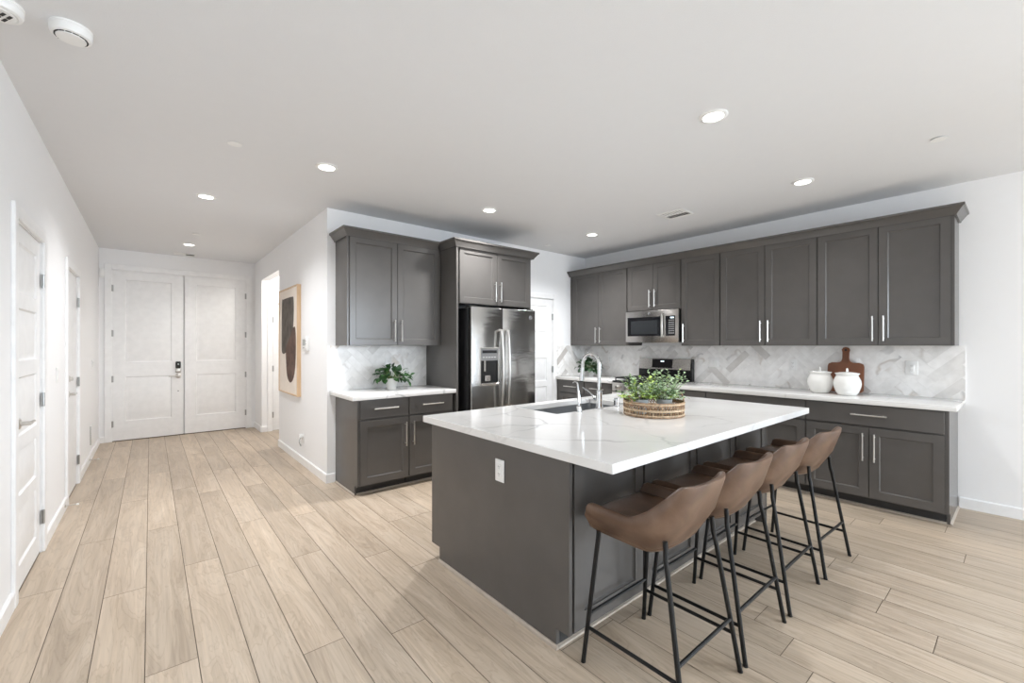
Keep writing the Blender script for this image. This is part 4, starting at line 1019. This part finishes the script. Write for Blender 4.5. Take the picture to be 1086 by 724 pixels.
# ------------------------------------------------------------------ ceiling fittings
def downlight(label, x, y, gain=1.0):
    t = thing('recessed_ceiling_light', label, 'ceiling light', (x, y, ZC), 0, 'recessed ceiling lights')
    mb = MB().mat(white_plastic); mb.lathe([(0.080, 0.0), (0.080, -0.004), (0.074, -0.008), (0.060, -0.010), (0.056, -0.006), (0.056, -0.0005)], 36); mb.build('trim_ring', t)
    mb = MB().mat(lamp_m); mb.lathe([(0.056, -0.003), (0.056, -0.006), (0.03, -0.008), (0, -0.0085)], 32); mb.build('lens', t)
    l = bpy.data.lights.new('downlight', 'SPOT'); l.energy = SPOT_W * gain; l.spot_size = R(128 if y > 7 or (y < 2 and x > 4) else 145); l.spot_blend = 1.0; l.shadow_soft_size = 0.06; l.color = (0.975, 0.985, 1.0)
    o = bpy.data.objects.new('downlight', l); C.objects.link(o); o.parent = t; o.location = (0, 0, -0.015)
    return t
for x, y, lab in ((2.574, 1.198, 'large recessed ceiling light above the stools'), (4.176, 1.196, 'recessed ceiling light nearest the right end of the wall cabinets'), (1.036, 3.446, 'recessed ceiling light just in front of the hallway corner'),
                  (0.391, 4.832, 'recessed ceiling light at the start of the hallway'), (2.622, 3.48, 'recessed ceiling light in front of the refrigerator'), (4.17, 3.433, 'recessed ceiling light in front of the stove'), (0.40, 7.274, 'recessed ceiling light before the front doors')):
    downlight(lab, x, y, 0.32 if y > 7 else 1.35 if x < 1.2 else 0.5 if y < 2 and x > 4 else 0.58 if y < 2 else 2.1)
pl = bpy.data.lights.new('passage_lamp', 'POINT'); pl.energy = 24; pl.shadow_soft_size = 0.12; pl.color = (1, 0.96, 0.9)
po = bpy.data.objects.new('passage_lamp', pl); C.objects.link(po); po.location = (1.85, 6.78, 2.5)

def detector(label, x, y, rz, r=0.075, vents=True, kind=0):
    t = thing('smoke_detector', label, 'smoke detector', (x, y, ZC), rz, 'ceiling detectors')
    mb = MB().mat(white_plastic); mb.lathe([(r*1.02, 0), (r*1.02, -0.008), (r*0.985, -0.009), (r*0.985, -0.013), (r, -0.014), (r, -0.028), (r*0.93, -0.040), (r*0.80, -0.043), (r*0.74, -0.038)] + ([(r*0.70, -0.048), (0, -0.050)] if kind else [(r*0.70, -0.046), (0, -0.046)]), 44); mb.build('housing', t)
    mb = MB().mat(slot_m)
    if kind:
        for i in range(14):
            a = 2*PI*i/14; q = []
            for rr2, da in ((r*0.71, -0.19), (r*0.79, -0.17), (r*0.79, 0.17), (r*0.71, 0.19)): q.append((rr2*math.cos(a+da), rr2*math.sin(a+da)))
            mb.prism(q, 'z', -0.0445, -0.039)
    else:
        for i in (-1.5, -0.5, 0.5, 1.5):
            for j in (-0.5, 0.5): mb.box(i*0.019-0.005, j*0.036-0.0145, -0.0475, i*0.019+0.005, j*0.036+0.0145, -0.0455)
    mb.build('vent_slots', t)
    return t
detector('white round detector cut by the top left corner of the picture', -0.470, 2.640, R(30), 0.074, kind=0)
detector('white round smoke detector second from the top left corner', -0.262, 2.650, R(60), 0.068, kind=1)
for x, y, lab in ((0.437, 3.437, 'flat white sprinkler cover over the left floor area'), (3.992, 0.367, 'flat white sprinkler cover near the right wall'), (0.429, 6.531, 'flat white sprinkler cover in the hallway ceiling'), (4.142, 4.177, 'flat white sprinkler cover near the pantry door')):
    mb = MB().mat(white_plastic); mb.lathe([(0.030, -0.001), (0.030, -0.006), (0.042, -0.0065), (0.042, -0.009), (0.0, -0.0095)], 32)
    o = mb.build('sprinkler_cover'); o.location = (x, y, ZC); tag(o, lab, 'sprinkler cover', 'ceiling sprinkler covers')
def vent(label, x0, y0, x1, y1, along):
    t = thing('ceiling_vent', label, 'ceiling vent', ((x0+x1)/2, (y0+y1)/2, ZC), 0, 'ceiling air vents')
    w, h = (x1-x0)/2, (y1-y0)/2
    mb = MB().mat(white_plastic); b = 0.024
    for q in ((-w, -h, w, -h+b), (-w, h-b, w, h), (-w, -h+b, -w+b, h-b), (w-b, -h+b, w, h-b)): mb.box(q[0], q[1], -0.008, q[2], q[3], -0.0005, 0.002)
    mb.box(-0.008, -h+b, -0.008, 0.008, h-b, -0.0005); mb.build('frame', t)
    mb = MB().mat(plain('duct_grey', (0.16, 0.16, 0.16), 0.7)); mb.box(-w+b, -h+b, -0.0018, w-b, h-b, -0.0006); mb.build('duct', t)
    mb = MB().mat(white_plastic); n = max(3, int((2*h-2*b)/0.026))
    for i in range(n):
        y = -h+b+(i+0.5)*(2*h-2*b)/n
        for xa, xb, tl_ in ((-w+b, -0.008, 0.006), (0.008, w-b, -0.006)):
            mb.loft([[(xa, y-tl_, -0.002), (xa, y-tl_+0.0015, -0.002), (xa, y+tl_+0.0015, -0.0075), (xa, y+tl_, -0.0075)], [(xb, y-tl_, -0.002), (xb, y-tl_+0.0015, -0.002), (xb, y+tl_+0.0015, -0.0075), (xb, y+tl_, -0.0075)]])
    mb.build('louvres', t)
    return t
vent('white square air vent in the ceiling above the stove side', 4.05, 2.20, 4.31, 2.48, 'x')
vent('white air vent in the ceiling just before the front doors', 0.265, 8.02, 0.535, 8.18, 'x')
